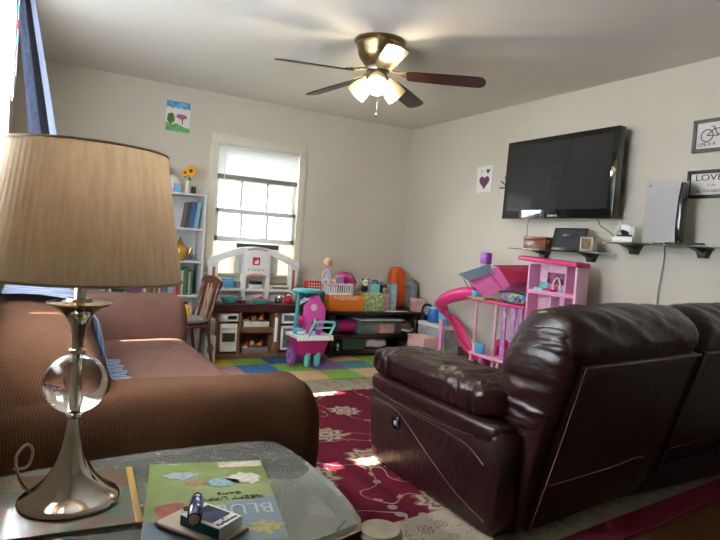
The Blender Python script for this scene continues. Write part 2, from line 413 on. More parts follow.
# drape: hung at the rod, its lower end pulled out over the sofa back
bm = new()
def dr(u, v):
    z = 2.46-v*1.62
    x = -.128+.085*u + (.20+.11*u)*v + .010*math.sin(u*5*2*PI)*(.3+v)
    y = 3.45+.28*u+.03*math.sin(v*3)
    return Vector((x, y, z))
grid(bm, dr, 60, 24, mi=lambda u, v: 0 if u < .40 else (1 if u < .66 else 2))
bmesh.ops.solidify(bm, geom=list(bm.faces), thickness=.002)
solo('curtain', bm, [cb, cd, cw], 'blue drape with charcoal and pale stripes hanging beside the side window', 'curtain', ang=80)
# sun catcher on the window
t = thing('sun_catcher', 'string of small pink and teal flower charms hung against the side window', 'ornament', (-.118+.055, 3.0, 1.7))
part('string', tube(new(), [(-.075, 2.85, 2.42), (-.075, 2.85, 1.75)], .0012, 6), M['white'], t)
for k, (z, q) in enumerate(((2.08, 'pink'), (2.02, 'teal'), (1.96, 'red'), (1.9, 'aqua'), (1.82, 'lpink'))):
    bm = new()
    for a in range(5): sq(bm, (-.075, 2.85+.012*math.cos(a*1.257), z+.012*math.sin(a*1.257)), (.004, .009, .009), nu=8, nv=6)
    part('charm', bm, M[q], t)
# outside: neighbour's siding
m, t_, b = nt('siding'); tc = nd(t_, 'ShaderNodeTexCoord'); wv = nd(t_, 'ShaderNodeTexWave', bands_direction='Z', wave_profile='SAW'); wv.inputs['Scale'].default_value = 1.6; wv.inputs['Distortion'].default_value = 0
rr = nd(t_, 'ShaderNodeValToRGB'); rr.color_ramp.elements[0].position = .0; rr.color_ramp.elements[0].color = (.13, .16, .18, 1); rr.color_ramp.elements[1].position = .12; rr.color_ramp.elements[1].color = (.24, .28, .29, 1)
t_.links.new(tc.outputs['Object'], wv.inputs['Vector']); t_.links.new(wv.outputs['Fac'], rr.inputs[0]); t_.links.new(rr.outputs[0], b.inputs['Base Color']); b.inputs['Roughness'].default_value = .7
bm = new(); box(bm, .2, 7.5, 9.2, 9.4, -.5, 5)
nh = thing('neighbouring_house', 'pale lap-sided house wall seen through the rear window', 'house', (3.8, 9.3, -.5))
part('siding', bm, m, nh); part('corner_board', box(new(), .14, .28, 9.12, 9.42, -.5, 5), M['white'], nh)
bm = new(); box(bm, -9, 14, YB+.14, 16, -.55, -.5)
o = part('ground', bm, mat('yard_grass', (.14, .2, .08), .9, var=.3)); o['kind'] = 'structure'

# ================================================================== RUG
def rug_mat(name, base, fl, fl2, scale, vines=True, rnd=.55):
    m, t, b = nt(name); L = t.links.new
    tc = nd(t, 'ShaderNodeTexCoord')
    vo = nd(t, 'ShaderNodeTexVoronoi', feature='F1'); vo.inputs['Scale'].default_value = scale; vo.inputs['Randomness'].default_value = rnd
    vo.voronoi_dimensions = '2D'
    sc = nd(t, 'ShaderNodeVectorMath', operation='SCALE'); sc.inputs['Scale'].default_value = scale
    L(tc.outputs['Object'], vo.inputs['Vector'])
    L(tc.outputs['Object'], sc.inputs[0])
    ps = nd(t, 'ShaderNodeVectorMath', operation='SCALE'); ps.inputs['Scale'].default_value = scale
    L(vo.outputs['Position'], ps.inputs[0])
    sb = nd(t, 'ShaderNodeVectorMath', operation='SUBTRACT'); L(sc.outputs[0], sb.inputs[0]); L(ps.outputs[0], sb.inputs[1])
    sp = nd(t, 'ShaderNodeSeparateXYZ'); L(sb.outputs[0], sp.inputs[0])
    def ma(op, a, b_=None, c=None):
        n = nd(t, 'ShaderNodeMath', operation=op)
        for i, q in enumerate((a, b_, c)):
            if q is None: continue
            if isinstance(q, (int, float)): n.inputs[i].default_value = q
            else: L(q, n.inputs[i])
        return n.outputs[0]
    an = ma('ARCTAN2', sp.outputs[1], sp.outputs[0]); d = vo.outputs['Distance']
    csp = nd(t, 'ShaderNodeSeparateColor'); L(vo.outputs['Color'], csp.inputs[0])
    big = ma('MULTIPLY_ADD', csp.outputs[0], .12, .24)
    pet = ma('MULTIPLY_ADD', ma('SINE', ma('MULTIPLY', an, 9.0)), .14, .9)
    R = ma('MULTIPLY', big, pet)
    inside = ma('LESS_THAN', d, R)
    rad = ma('DIVIDE', d, R)
    ring = ma('SINE', ma('MULTIPLY_ADD', rad, 15.0, ma('MULTIPLY', ma('SINE', ma('MULTIPLY', an, 14.0)), .9)))
    speck = ma('GREATER_THAN', ring, .15)
    n1 = nd(t, 'ShaderNodeTexNoise', noise_dimensions='2D'); n1.inputs['Scale'].default_value = scale*1.15; n1.inputs['Detail'].default_value = 1
    L(tc.outputs['Object'], n1.inputs['Vector'])
    vine = ma('LESS_THAN', ma('ABSOLUTE', ma('SUBTRACT', n1.outputs[0], .5)), .0045)
    n2 = nd(t, 'ShaderNodeTexVoronoi', feature='F1', voronoi_dimensions='2D'); n2.inputs['Scale'].default_value = scale*4.2; n2.inputs['Randomness'].default_value = .9
    L(tc.outputs['Object'], n2.inputs['Vector'])
    near = ma('LESS_THAN', ma('ABSOLUTE', ma('SUBTRACT', n1.outputs[0], .5)), .03)
    leaf = ma('MULTIPLY', ma('LESS_THAN', n2.outputs['Distance'], .21), near)
    m1 = nd(t, 'ShaderNodeMix', data_type='RGBA'); m1.inputs[6].default_value = (*base, 1); m1.inputs[7].default_value = (*fl, 1)
    L(ma('MULTIPLY', ma('MAXIMUM', vine, leaf), .8 if vines else 0), m1.inputs[0])
    m2 = nd(t, 'ShaderNodeMix', data_type='RGBA'); m2.inputs[6].default_value = (*fl, 1); m2.inputs[7].default_value = (*fl2, 1); L(speck, m2.inputs[0])
    m3 = nd(t, 'ShaderNodeMix', data_type='RGBA'); L(inside, m3.inputs[0]); L(m1.outputs[2], m3.inputs[6]); L(m2.outputs[2], m3.inputs[7])
    nz = nd(t, 'ShaderNodeTexNoise'); nz.inputs['Scale'].default_value = 140; nz.inputs['Detail'].default_value = 2; L(tc.outputs['Object'], nz.inputs['Vector'])
    m4 = nd(t, 'ShaderNodeMix', data_type='RGBA', blend_type='MULTIPLY'); m4.inputs[0].default_value = .4; L(m3.outputs[2], m4.inputs[6]); L(nz.outputs['Color'], m4.inputs[7])
    L(m4.outputs[2], b.inputs['Base Color']); b.inputs['Roughness'].default_value = .95; b.inputs['Specular IOR Level'].default_value = .15
    bp = nd(t, 'ShaderNodeBump'); bp.inputs['Strength'].default_value = .5; bp.inputs['Distance'].default_value = .004; L(nz.outputs['Fac'], bp.inputs['Height']); L(bp.outputs[0], b.inputs['Normal'])
    return m
RF = rug_mat('rug_field', (.15, .009, .028), (.46, .36, .27), (.20, .11, .08), 2.2)
RB = rug_mat('rug_border', (.42, .36, .27), (.20, .15, .12), (.5, .44, .34), 7.5)
RO = mat('rug_edge', (.2, .01, .03), .95, bump=.4, bscale=150)
bm = new(); ru = thing  # noqa
cx, cy, ang = 1.95, 3.0, math.radians(6); hw, hl = 1.70, 1.51
def ring(bm, a, b, mi, z=.011):
    (x0, y0), (x1, y1) = a, b
    for q in (((-x0, -y0), (x0, -y0), (x1, -y1), (-x1, -y1)), ((x0, -y0), (x0, y0), (x1, y1), (x1, -y1)), ((x0, y0), (-x0, y0), (-x1, y1), (x1, y1)), ((-x0, y0), (-x0, -y0), (-x1, -y1), (-x1, y1))):
        f = bm.faces.new([bm.verts.new((x, y, z)) for x, y in q]); f.material_index = mi
ring(bm, (hw, hl), (hw-.13, hl-.13), 2); ring(bm, (hw-.13, hl-.13), (hw-.56, hl-.56), 1)
f = bm.faces.new([bm.verts.new((x, y, .011)) for x, y in ((-hw+.56, -hl+.56), (hw-.56, -hl+.56), (hw-.56, hl-.56), (-hw+.56, hl-.56))]); f.material_index = 0
bmesh.ops.remove_doubles(bm, verts=bm.verts, dist=1e-4)
r_ = bmesh.ops.extrude_face_region(bm, geom=list(bm.faces)); bmesh.ops.translate(bm, vec=(0, 0, -.010), verts=[v for v in r_['geom'] if isinstance(v, bmesh.types.BMVert)])
bmesh.ops.recalc_face_normals(bm, faces=list(bm.faces))
o = part('area_rug', bm, [RF, RB, RO], None, local=True); o.location = (cx, cy, 0); o.rotation_euler = (0, 0, ang)
tag(o, 'maroon area rug with cream flowers and a pale floral border under both sofas', 'rug')

# foam mat
tm = thing('foam_play_mat', 'interlocking foam play mat of colourful square tiles in front of the toy kitchen', 'play mat', (2.25, 4.9, 0))
foam = {'Y': mat('foam_yellow', (.55, .42, .03), .8), 'G': mat('foam_green', (.20, .38, .06), .8), 'B': mat('foam_blue', (.03, .13, .34), .8), 'M': mat('foam_mauve', (.42, .22, .24), .8), 'P': mat('foam_purple', (.16, .08, .22), .8), 'T': mat('foam_teal', (.05, .2, .22), .8), 'O': mat('foam_tan', (.55, .38, .2), .8)}
rows = ['OTBOGT', 'BMOGTO', 'YGBPOG', 'MBGPTG', 'GYOGOB']   # back to front
ts = .32; X0 = 1.29; Y0 = 4.31
def wave(a, b_, n=24, amp=.012, edge=True):
    out = []
    for i in range(n):
        t_ = i/n; off = 0 if edge else (amp if math.sin(t_*5*2*PI) > 0 else -amp)*(1 if .04 < t_ < .96 else 0)
        dx, dy = b_[0]-a[0], b_[1]-a[1]; L_ = math.hypot(dx, dy)
        s = 1 if (dx > 0 or dy > 0) else -1   # same wave whichever way the edge is walked
        tt = t_ if s > 0 else 1-t_
        off = 0 if edge else amp*max(-1, min(1, 2.5*math.sin(tt*5*2*PI)))*(1 if .03 < tt < .97 else 0)
        nx, ny = (-dy/L_*s, dx/L_*s)
        out.append((a[0]+dx*t_+nx*off, a[1]+dy*t_+ny*off))
    return out
nr, nc = 4, 6
for j in range(nr):
    for i in range(nc):
        k = rows[::-1][j][i]
        x, y = X0+i*ts, Y0+j*ts; g = .0008
        c = [(x, y), (x+ts, y), (x+ts, y+ts), (x, y+ts)]
        P = wave(c[0], c[1], edge=(j == 0)) + wave(c[1], c[2], edge=(i == nc-1)) + wave(c[2], c[3], edge=(j == nr-1)) + wave(c[3], c[0], edge=(i == 0))
        mx_, my_ = x+ts/2, y+ts/2
        P = [(mx_+(p[0]-mx_)*.996, my_+(p[1]-my_)*.996) for p in P]
        part('foam_tile', prism(new(), P, .0125, .024, 2), foam[k], tm)
# ================================================================== CEILING FAN
FX, FY = 1.955, 3.40
fan = thing('ceiling_fan', 'brass flush-mount ceiling fan with dark wooden blades and three lit glass shades', 'ceiling fan', (FX, FY, 2.5))
part('motor_housing', lathe(new(), [(0, 0), (.165, 0), (.168, -.012), (.150, -.025), (.148, -.05), (.142, -.06), (.140, -.085), (.128, -.115), (.10, -.15), (.075, -.175), (0, -.175)], (FX, FY, 2.5), 48), M['brass'], fan)
part('flywheel', lathe(new(), [(0, -.172), (.078, -.172), (.082, -.182), (.078, -.198), (0, -.2)], (FX, FY, 2.5), 40), M['nickel'], fan)
part('light_kit', lathe(new(), [(0, -.198), (.055, -.198), (.06, -.215), (.062, -.25), (.045, -.285), (.02, -.30), (0, -.302)], (FX, FY, 2.5), 32), M['brass'], fan)
for k in range(5):
    a = math.radians(177-72*k); R_ = rz(a, (FX, FY, 0))
    irons = new()
    tube(irons, [(FX+.06, FY, 2.318), (FX+.12, FY, 2.30), (FX+.17, FY, 2.288), (FX+.2, FY, 2.288)], [.008, .008, .007, .007])
    for s in (-1, 1): tube(irons, [(FX+.13, FY, 2.299), (FX+.17, FY+s*.028, 2.287-s*.006), (FX+.22, FY+s*.035, 2.284-s*.008)], [.006, .006, .005])
    bmesh.ops.transform(irons, matrix=R_, verts=irons.verts)
    out = [(.19, -.045), (.21, -.056), (.40, -.063), (.62, -.066)] + arc(.655, 0, .05, -75, 75, 8, .066) + [(.62, .066), (.40, .063), (.21, .056), (.19, .045)]
    bm = prism(new(), [(FX+p[0], FY+p[1]) for p in out], 2.272, 2.279, 2)
    bmesh.ops.transform(bm, matrix=R_ @ rot(math.radians(3.6), 'Y', (FX+.19, FY, 2.276)) @ rot(math.radians(-13), 'X', (FX, FY, 2.276)), verts=bm.verts)
    lit = (k == 4)
    bl = part('blade', bm, M['blade'], fan)
    part('blade_iron', irons, M['brass'], bl)
KZ = 2.232
for k, aa in enumerate((240, 0, 120)):
    a = math.radians(aa)
    d = Vector((math.cos(a), math.sin(a), 0)); base = Vector((FX, FY, KZ+.035))+d*.045
    ax = (d*.75+Vector((0, 0, -.66))).normalized()
    Q = ax.to_track_quat('Z', 'Y').to_matrix().to_4x4(); T_ = Matrix.Translation(base) @ Q @ Matrix.Scale(1.22, 4)
    sh = part('glass_shade', lathe(new(), [(.024, .012), (.034, .03), (.048, .06), (.055, .09), (.058, .125), (.0565, .125), (.052, .09), (.045, .06), (.031, .03)], (0, 0, 0), 28, M=T_), M['shadeglass'], fan)
    part('lamp_socket', lathe(new(), [(0, -.01), (.024, -.01), (.027, .0), (.027, .022), (0, .022)], (0, 0, 0), 20, M=T_), M['brass'], sh)
    part('bulb', sq(new(), (0, 0, .07), (.024, .024, .04), nu=18, nv=12, M=T_), M['bulb'], sh, 'glowing bulb')
pc = part('pull_chain', tube(new(), [(FX-.01, FY-.03, 2.2), (FX-.01, FY-.03, 2.02)], .0015, 6), M['brass'], fan)
part('pull_knob', sq(new(), (FX-.01, FY-.03, 2.01), (.008, .008, .013), nu=10, nv=8), M['brass'], pc)

# ================================================================== WALL THINGS, right wall
tv = thing('television', 'large black flat-screen TV tilted on the bare wall above the shelves', 'television', (3.65, 3.32, 1.46))
TT = rot(math.radians(1.2), 'Y', (3.62, 3.32, 1.46)); y0, y1, z0, z1 = 2.775, 3.89, 1.468, 2.128
part('screen_frame', box(new(), 3.585, 3.655, y0, y1, z0, z1, .006, M=TT), M['blackgloss'], tv)
part('screen', box(new(), 3.5825, 3.586, y0+.045, y1-.045, z0+.07, z1-.045, M=TT), mat('screen_black', (.02, .021, .025), .12, coat=.3), tv)
part('back_cover', box(new(), 3.655, 3.70, y0+.2, y1-.2, z0+.12, z1-.12, .015, M=TT), M['black'], tv)
part('wall_bracket', box(new(), 3.69, 3.75, 3.2, 3.44, 1.65, 1.95, .004), M['black'], tv)
text('lettering', 'SAMSUNG', .022, TT @ F_right(3.5835, 3.32, 1.49), M['white'], tv)
# router antennas behind tv
an = thing('wifi_router', 'small black router with splayed antennas on the wall beside the TV', 'router', (3.72, 3.97, 1.72))
part('case', box(new(), 3.70, 3.75, 3.93, 4.0, 1.73, 1.80, .006), M['black'], an)
for dy, dz in ((.09, .06), (.10, .0), (.04, .10)): part('antenna', tube(new(), [(3.72, 3.98, 1.76), (3.71, 3.98+dy, 1.76+dz)], .006), M['black'], an)

def glass_shelf(y0, y1, z, label, br, nm='glass_shelf'):
    s = thing(nm, label, 'shelf', (3.66, (y0+y1)/2, z-.012))
    part('glass_panel', box(new(), 3.53, 3.745, y0, y1, z-.010, z-.002, .002), M['shelfglass'], s)
    for y in br:
        bm = prism(new(), [(y-.055, z-.011), (y+.055, z-.011), (y+.03, z-.04), (y+.024, z-.075), (y-.024, z-.075), (y-.03, z-.04)], 3.70, 3.75, 0, bev=.004)
        prism(bm, [(3.57, z-.011), (3.72, z-.011), (3.72, z-.05)], y-.018, y+.018, 1)
        part('bracket', bm, M['steel'], s)
glass_shelf(2.82, 3.72, 1.222, 'floating glass shelf under the TV holding a tablet and a photo frame', (3.50, 3.03))
glass_shelf(1.92, 2.80, 1.298, 'floating glass shelf holding the white game console', (2.67, 2.18))
bx = thing('wooden_box', 'small reddish wooden box at the far end of the glass shelf', 'box', (3.6, 3.45, 1.222))
wd = wood('cherry_wood', (.16, .045, .02), (.30, .10, .045), .35, 8, 1)
part('body', box(new(), 3.545, 3.66, 3.33, 3.565, 1.2225, 1.295, .003), wd, bx); part('lid', box(new(), 3.542, 3.663, 3.327, 3.568, 1.296, 1.32, .004), wd, bx)
tb = thing('tablet', 'black tablet propped upright on the glass shelf beside the wooden box', 'tablet', (3.6, 3.14, 1.222))
TT = rot(math.radians(14), 'Y', (3.57, 3.14, 1.2225))
part('case', box(new(), 3.57, 3.582, 2.985, 3.305, 1.2225, 1.405, .006, M=TT), M['black'], tb)
part('screen', box(new(), 3.5685, 3.571, 3.01, 3.28, 1.245, 1.385, M=TT), mat('tablet_screen', (.05, .055, .06), .2), tb)
part('stand', box(new(), 3.62, 3.63, 3.08, 3.2, 1.2225, 1.36, .003, M=rot(math.radians(-12), 'Y', (3.66, 3.1, 1.223))), M['black'], tb)
ph = thing('photo_frame', 'small glass block photo frame with a dark print beside the tablet', 'photo frame', (3.6, 2.95, 1.222))
part('frame', box(new(), 3.55, 3.60, 2.885, 3.0, 1.2225, 1.33, .004), mat('frame_champagne', (.45, .42, .32), .3, .4), ph)
part('photograph', box(new(), 3.5475, 3.551, 2.90, 2.985, 1.24, 1.318), mat('print', (.30, .22, .12), .4, col2=(.10, .05, .05), vscale=25), ph)
# console
g = thing('game_console', 'tall white game console with black core standing on the glass shelf', 'game console', (3.62, 2.35, 1.30))
def plate(xc, s, nm):
    bm = new()   # tall side sheet, gently curved, its top corner swept up
    def fn(u, v):
        y = 2.495-u*.225-.012*v+.006*math.sin(v*PI)
        return Vector((xc+s*(.010*math.cos((v-.5)*PI)+.006*math.cos((u-.5)*PI)), y, 1.3045+v*(.40+.012*(1-u))))
    grid(bm, fn, 12, 16); bmesh.ops.solidify(bm, geom=list(bm.faces), thickness=.005)
    return part(nm, bm, M['white'], g, ang=60)
plate(3.555, -1, 'side_plate'); plate(3.635, 1, 'side_plate')
part('core', box(new(), 3.563, 3.628, 2.252, 2.485, 1.309, 1.695, .012), M['blackgloss'], g)
part('stand', box(new(), 3.55, 3.64, 2.27, 2.42, 1.2985, 1.312, .004), M['black'], g)
text('emblem', 'PS', .022, F_right(3.5435, 2.462, 1.672), M['black'], g)
# second view: console's broad face looks toward the camera
ct = thing('game_controller', 'white game controller resting upright on its charging dock on the glass shelf', 'game controller', (3.62, 2.64, 1.298))
part('dock', box(new(), 3.55, 3.65, 2.57, 2.73, 1.2985, 1.34, .01), M['white'], ct)
bm = new(); TC = rot(math.radians(-20), 'Y', (3.6, 2.655, 1.37)) @ rot(math.radians(18), 'X', (3.6, 2.655, 1.37))
sq(bm, (3.60, 2.655, 1.395), (.018, .045, .038), .7, .7, 24, 14, M=TC)
for s in (-1, 1): sq(bm, (3.60, 2.655+s*.050, 1.37), (.018, .016, .052), 1, 1, 16, 12, M=TC @ rot(s*.22, 'X', (3.6, 2.655, 1.42)))
part('body', bm, M['white'], ct, 'white controller body')
part('centre_plate', sq(new(), (3.586, 2.655, 1.372), (.010, .030, .020), .6, .6, 20, 10, M=TC), M['black'], ct, 'black plate between the grips')
for s in (-1, 1): part('thumbstick', sq(new(), (3.578, 2.655+s*.020, 1.380), (.010, .007, .007), nu=12, nv=8, M=TC), M['black'], ct)
part('charging_base', box(new(), 3.555, 3.645, 2.60, 2.70, 1.34, 1.352, .004), M['black'], ct)
solo('remote_control', box(new(), 3.56, 3.60, 2.10, 2.25, 1.2985, 1.312, .004), M['black'], 'small black remote lying on the shelf past the console', 'remote')
solo('power_cable', tube(new(), spline([(3.745, 2.46, 1.285), (3.735, 2.45, 1.2), (3.742, 2.475, .95), (3.74, 2.46, .7), (3.742, 2.45, .3)]), .005), mat('cable_grey', (.35, .33, .32), .5), 'grey cable hanging down the wall below the game console', 'cable')
solo('screen_cable', tube(new(), spline([(3.72, 3.0, 1.50), (3.73, 2.98, 1.43), (3.735, 2.90, 1.38), (3.735, 2.80, 1.31), (3.70, 2.72, 1.305)]), .003), M['black'], 'thin black cable from the TV down to the game console shelf', 'cable')
solo('thin_cable', tube(new(), spline([(3.72, 3.70, 1.48), (3.74, 3.73, 1.40), (3.74, 3.72, 1.3), (3.735, 3.66, 1.27), (3.73, 3.58, 1.225)]), .0022), M['black'], 'thin looping cable below the far corner of the TV', 'cable')
# framed signs
def framed(y0, y1, z0, z1, label, s, ex=None):
    f = thing('framed_sign', label, 'picture', (3.74, (y0+y1)/2, z0))
    bm = new(); t_ = .022
    for q in ((y0, y1, z0, z0+t_), (y0, y1, z1-t_, z1), (y0, y0+t_, z0, z1), (y1-t_, y1, z0, z1)): box(bm, 3.725, 3.749, q[0], q[1], q[2], q[3], .003)
    part('frame', bm, M['black'] if ex else mat('pewter_frame', (.13, .12, .115), .4, .3), f)
    part('print', box(new(), 3.738, 3.742, y0+.02, y1-.02, z0+.02, z1-.02), mat('print_card', (.62, .60, .56), .6, col2=(.75, .73, .7), vscale=9), f)
    for tx, sz, dy, dz, c, w in s: text('lettering', tx, sz, F_right(3.737, (y0+y1)/2+dy, (z0+z1)/2+dz), M[c], f, width=w)
    return f
f = framed(2.02, 2.325, 1.90, 2.11, 'grey framed print of a bicycle with words beneath it', [('LIFE IS A', .03, .06, -.055, 'black', .11), ('RIDE', .04, -.07, -.055, 'black', .08)])
bm = new()
for y in (2.235, 2.105): tube(bm, [(3.736, y+.038*math.cos(a*PI/12), 2.005+.038*math.sin(a*PI/12)) for a in range(24)], .003, 6, closed=True)
tube(bm, [(3.736, 2.235, 2.005), (3.736, 2.19, 2.045), (3.736, 2.12, 2.045), (3.736, 2.165, 2.0), (3.736, 2.235, 2.005)], .003, 6)
tube(bm, [(3.736, 2.165, 2.0), (3.736, 2.195, 2.06), (3.736, 2.21, 2.062)], .003, 6); tube(bm, [(3.736, 2.105, 2.005), (3.736, 2.125, 2.065), (3.736, 2.14, 2.068)], .003, 6)
part('bicycle_drawing', bm, M['black'], f)
framed(2.06, 2.335, 1.605, 1.785, 'black framed sign with the word love in large letters', [('LOVE', .055, 0, .04, 'navy', .17), ('is the', .025, -.02, -.005, 'red', .05), ('ALL YOU NEED', .025, 0, -.045, 'black', .15)], 1)
# heart drawing
c = thing('heart_drawing', 'white card with a purple painted heart taped beside the TV', 'drawing', (3.74, 4.34, 1.735))
part('card', box(new(), 3.742, 3.748, 4.232, 4.448, 1.735, 1.985, M=rot(math.radians(-2), 'X', (3.74, 4.34, 1.86))), M['paper'], c)
def heart(y, z, s, q, nm):
    pts = [(y+s*16*math.sin(a)**3/16, z+s*(13*math.cos(a)-5*math.cos(2*a)-2*math.cos(3*a)-math.cos(4*a))/16) for a in [i*2*PI/28 for i in range(28)]]
    part(nm, prism(new(), pts, 3.739, 3.742, 0), q, c)
hm = mat('heart_paint', (.20, .05, .16), .6, var=.4, vscale=60)
heart(4.335, 1.835, .07, hm, 'heart'); heart(4.29, 1.935, .025, hm, 'heart')
text('lettering', 'I', .05, F_right(3.7405, 4.38, 1.935), hm, c)

# back wall painting on canvas
c = thing('childs_painting', 'small unframed canvas of a tree and pink flower under blue sky', 'painting', (1.145, 5.61, 2.075))
Mx = rot(math.radians(1.5), 'Y', (1.145, 5.6, 2.2))
part('canvas', box(new(), 1.035, 1.255, 5.605, 5.627, 2.078, 2.352, .002, M=Mx), M['paper'], c)
def blob(nm, pts, q, y=5.6035): part(nm, prism(new(), pts, y, 5.606, 1), q, c)
def wob(cx_, cz_, rx, rz_, n=18, k=.12): return [(cx_+rx*math.cos(i*2*PI/n)*(1+k*math.sin(i*2.7)), cz_+rz_*math.sin(i*2*PI/n)*(1+k*math.cos(i*1.9))) for i in range(n)]
blob('painted_sky', [(1.037, 2.285)]+[(1.037+.215*i/8, 2.283+.012*(i % 2)) for i in range(9)]+[(1.252, 2.350), (1.037, 2.350)], mat('paint_blue', (.05, .26, .5), .6, col2=(.2, .5, .7), vscale=30))
blob('painted_grass', [(1.037, 2.08), (1.252, 2.08), (1.252, 2.115), (1.2, 2.125), (1.13, 2.15), (1.09, 2.135), (1.037, 2.15)], mat('paint_green', (.08, .33, .08), .6, col2=(.2, .5, .2), vscale=30))
blob('painted_tree', wob(1.08, 2.19, .034, .05), mat('paint_leaf', (.12, .30, .07), .6, var=.4, vscale=40), 5.603)
blob('painted_flower', wob(1.175, 2.215, .048, .022), mat('paint_pink', (.55, .12, .25), .6, var=.4, vscale=40), 5.603)
blob('painted_stem', [(1.178, 2.145), (1.186, 2.145), (1.19, 2.195), (1.18, 2.195)], mat('paint_dark', (.08, .02, .06), .6), 5.6025)
# paper picture on bookcase side
# ================================================================== BOOKCASE
bc = thing('bookcase', 'tall narrow white bookcase in the corner beside the rear window', 'bookcase', (1.02, 5.48, 0))
SH_Z = (.03, .30, .575, .885, 1.18, 1.49)
x0, x1, y0, y1 = .60, 1.385, 5.34, 5.615
bm = new()
box(bm, x1-.018, x1, y0, y1, 0, 1.51, .002); part('side_panel', bm, M['shelfwhite'], bc)
part('side_panel', box(new(), x0, x0+.018, y0, y1, 0, 1.51, .002), M['shelfwhite'], bc)
part('divider', box(new(), .885, .90, y0, y1-.006, 0, 1.51, .002), M['shelfwhite'], bc)
part('back_panel', box(new(), x0, x1, y1-.006, y1, .03, 1.5), M['shelfwhite'], bc)
for z in SH_Z: part('shelf', box(new(), x0+.019, x1-.019, y0+.003, y1-.007, z, z+.018, .002), M['shelfwhite'], bc)
def stand_book(x, y, z, w, h, d, col, lean, label, grp, nm='book'):
    b = thing(nm, label, 'book', (x+w/2, y, z), group=grp)
    A = rot(lean, 'Y', (x+w, y, z)) if lean > 0 else rot(lean, 'Y', (x, y, z))
    part('cover', prism(new(), [(x, y+d), (x, y), (x+w, y), (x+w, y+d), (x+w-.0015, y+d), (x+w-.0015, y+.002), (x+.0015, y+.002), (x+.0015, y+d)], z, z+h, 2), mat('book_cover', col, .5, var=.3, vscale=40), b)
    bmx = box(new(), x+.002, x+w-.002, y+.002, y+d-.003, z+.003, z+h-.004)
    part('pages', bmx, M['paper'], b)
    if lean:
        for o in b.children: o.data.transform(Matrix.Translation(-Vector(b.location)).inverted()); o.data.transform(A); o.data.transform(Matrix.Translation(-Vector(b.location)))
    return b
names = {(.5, .04, .06): 'dark red', (.05, .12, .3): 'navy blue', (.6, .55, .45): 'cream', (.45, .3, .05): 'mustard', (.05, .25, .12): 'green', (.3, .08, .3): 'purple', (.1, .09, .08): 'black', (.25, .5, .6): 'pale blue', (.6, .2, .3): 'pink', (.35, .2, .1): 'brown'}
seq = [(1, .028, .22), (6, .02, .24), (9, .03, .21), (6, .022, .25), (2, .02, .23), (1, .025, .20), (5, .018, .22)]
cl = list(names)
x = .912
for n, (ci, w_, h_) in enumerate([(9, .03, .24), (6, .024, .25), (3, .018, .23), (6, .026, .22), (2, .016, .24), (1, .022, .23), (5, .02, .22), (4, .024, .12), (7, .034, .20), (8, .03, .22), (0, .026, .25), (9, .02, .23), (2, .018, .22), (4, .026, .24), (6, .022, .25), (2, .014, .21), (4, .02, .23)]):
    if x+w_ > 1.36: break
    nb = ['', '', ' first', '', '', '', '', '', '']
    stand_book(x, 5.37, .5935, w_-.001, h_, .17, cl[ci], 0, '%s %s book %s on the low bookcase shelf' % (['thick', 'slim', 'tall', 'short'][n % 4], names[cl[ci]], ['beside the partition', 'near the partition', 'third along from the partition', 'amid dark spines', 'thin among darker ones', 'before the purple one', 'next to the low green one', 'lower than its neighbours', 'broad as a binder', 'in the middle of the bright run', 'rising above the pink', 'after the tallest red', 'thin between two thick spines', 'near the side panel', 'one in from the side', 'two in from the side panel', 'against the side panel'][n]), 'books on the low shelf')
    x += w_
for n, (xx, w_, h_, ci, ln) in enumerate([(1.205, .03, .23, 6, .12), (1.239, .045, .235, 1, .12), (1.288, .038, .24, 7, .12)]):
    stand_book(xx, 5.39, 1.1985, w_, h_, .16, cl[ci], ln, ['slim black book leaning at the front of the upper shelf', 'navy picture book leaning on the upper shelf', 'pale blue picture book leaning against the side panel of the upper shelf'][n], 'books on the upper shelf')
# below shelves: more books low down (mostly hidden), skipped
def plush(nm, c, r, q, label, cat, ears=True):
    t = thing(nm, label, cat, (c[0], c[1], c[2]-r))
    b_ = new(); sq(b_, (c[0], c[1], c[2]-r*.15), (r*1.0, r*.8, r*.85), nu=24, nv=16, disp=lambda p: .008*noise.noise(p*40)); part('body', b_, q, t)
    h = part('head', sq(new(), (c[0], c[1]-r*.35, c[2]+r*.75), (r*.6, r*.55, r*.55), nu=20, nv=14), q, t)
    for s in (-1, 1): part('ear', sq(new(), (c[0]+s*r*.45, c[1]-r*.3, c[2]+r*1.2), (r*.18, r*.1, r*.25), nu=12, nv=8), q, h)
    return t
plush('plush_toy', (.685, 5.46, .65), .065, mat('plush_green', (.14, .25, .05), .95, col2=(.02, .02, .02), vscale=60, bump=.6), 'green speckled plush toy on the bookcase behind the sofa back', 'plush toy')
plush('plush_toy', (.82, 5.46, .65), .065, mat('plush_purple', (.22, .03, .2), .95, col2=(.5, .3, .25), vscale=35, bump=.6), 'purple plush toy on the bookcase beside the green one', 'plush toy')
# gold teapot-like ornament
t = thing('gold_teapot', 'shiny amber gold toy teapot on the middle shelf of the bookcase', 'teapot', (1.19, 5.44, .904))
part('body', lathe(new(), [(0, 0), (.04, 0), (.045, .01), (.065, .04), (.072, .08), (.06, .12), (.04, .14), (.03, .15), (0, .15)], (1.19, 5.44, .904), 28), M['gold'], t)
part('lid', lathe(new(), [(0, .215), (.008, .21), (.006, .195), (.02, .175), (.038, .15), (.034, .148), (0, .148)], (1.19, 5.44, .904), 24), M['gold'], t)
part('spout', tube(new(), spline([(1.24, 5.44, .955), (1.275, 5.44, .97), (1.29, 5.44, 1.02)]), .010), M['gold'], t)
part('handle', tube(new(), spline([(1.14, 5.44, 1.02), (1.10, 5.44, 1.01), (1.10, 5.44, .95), (1.13, 5.44, .94)]), .006), M['gold'], t)
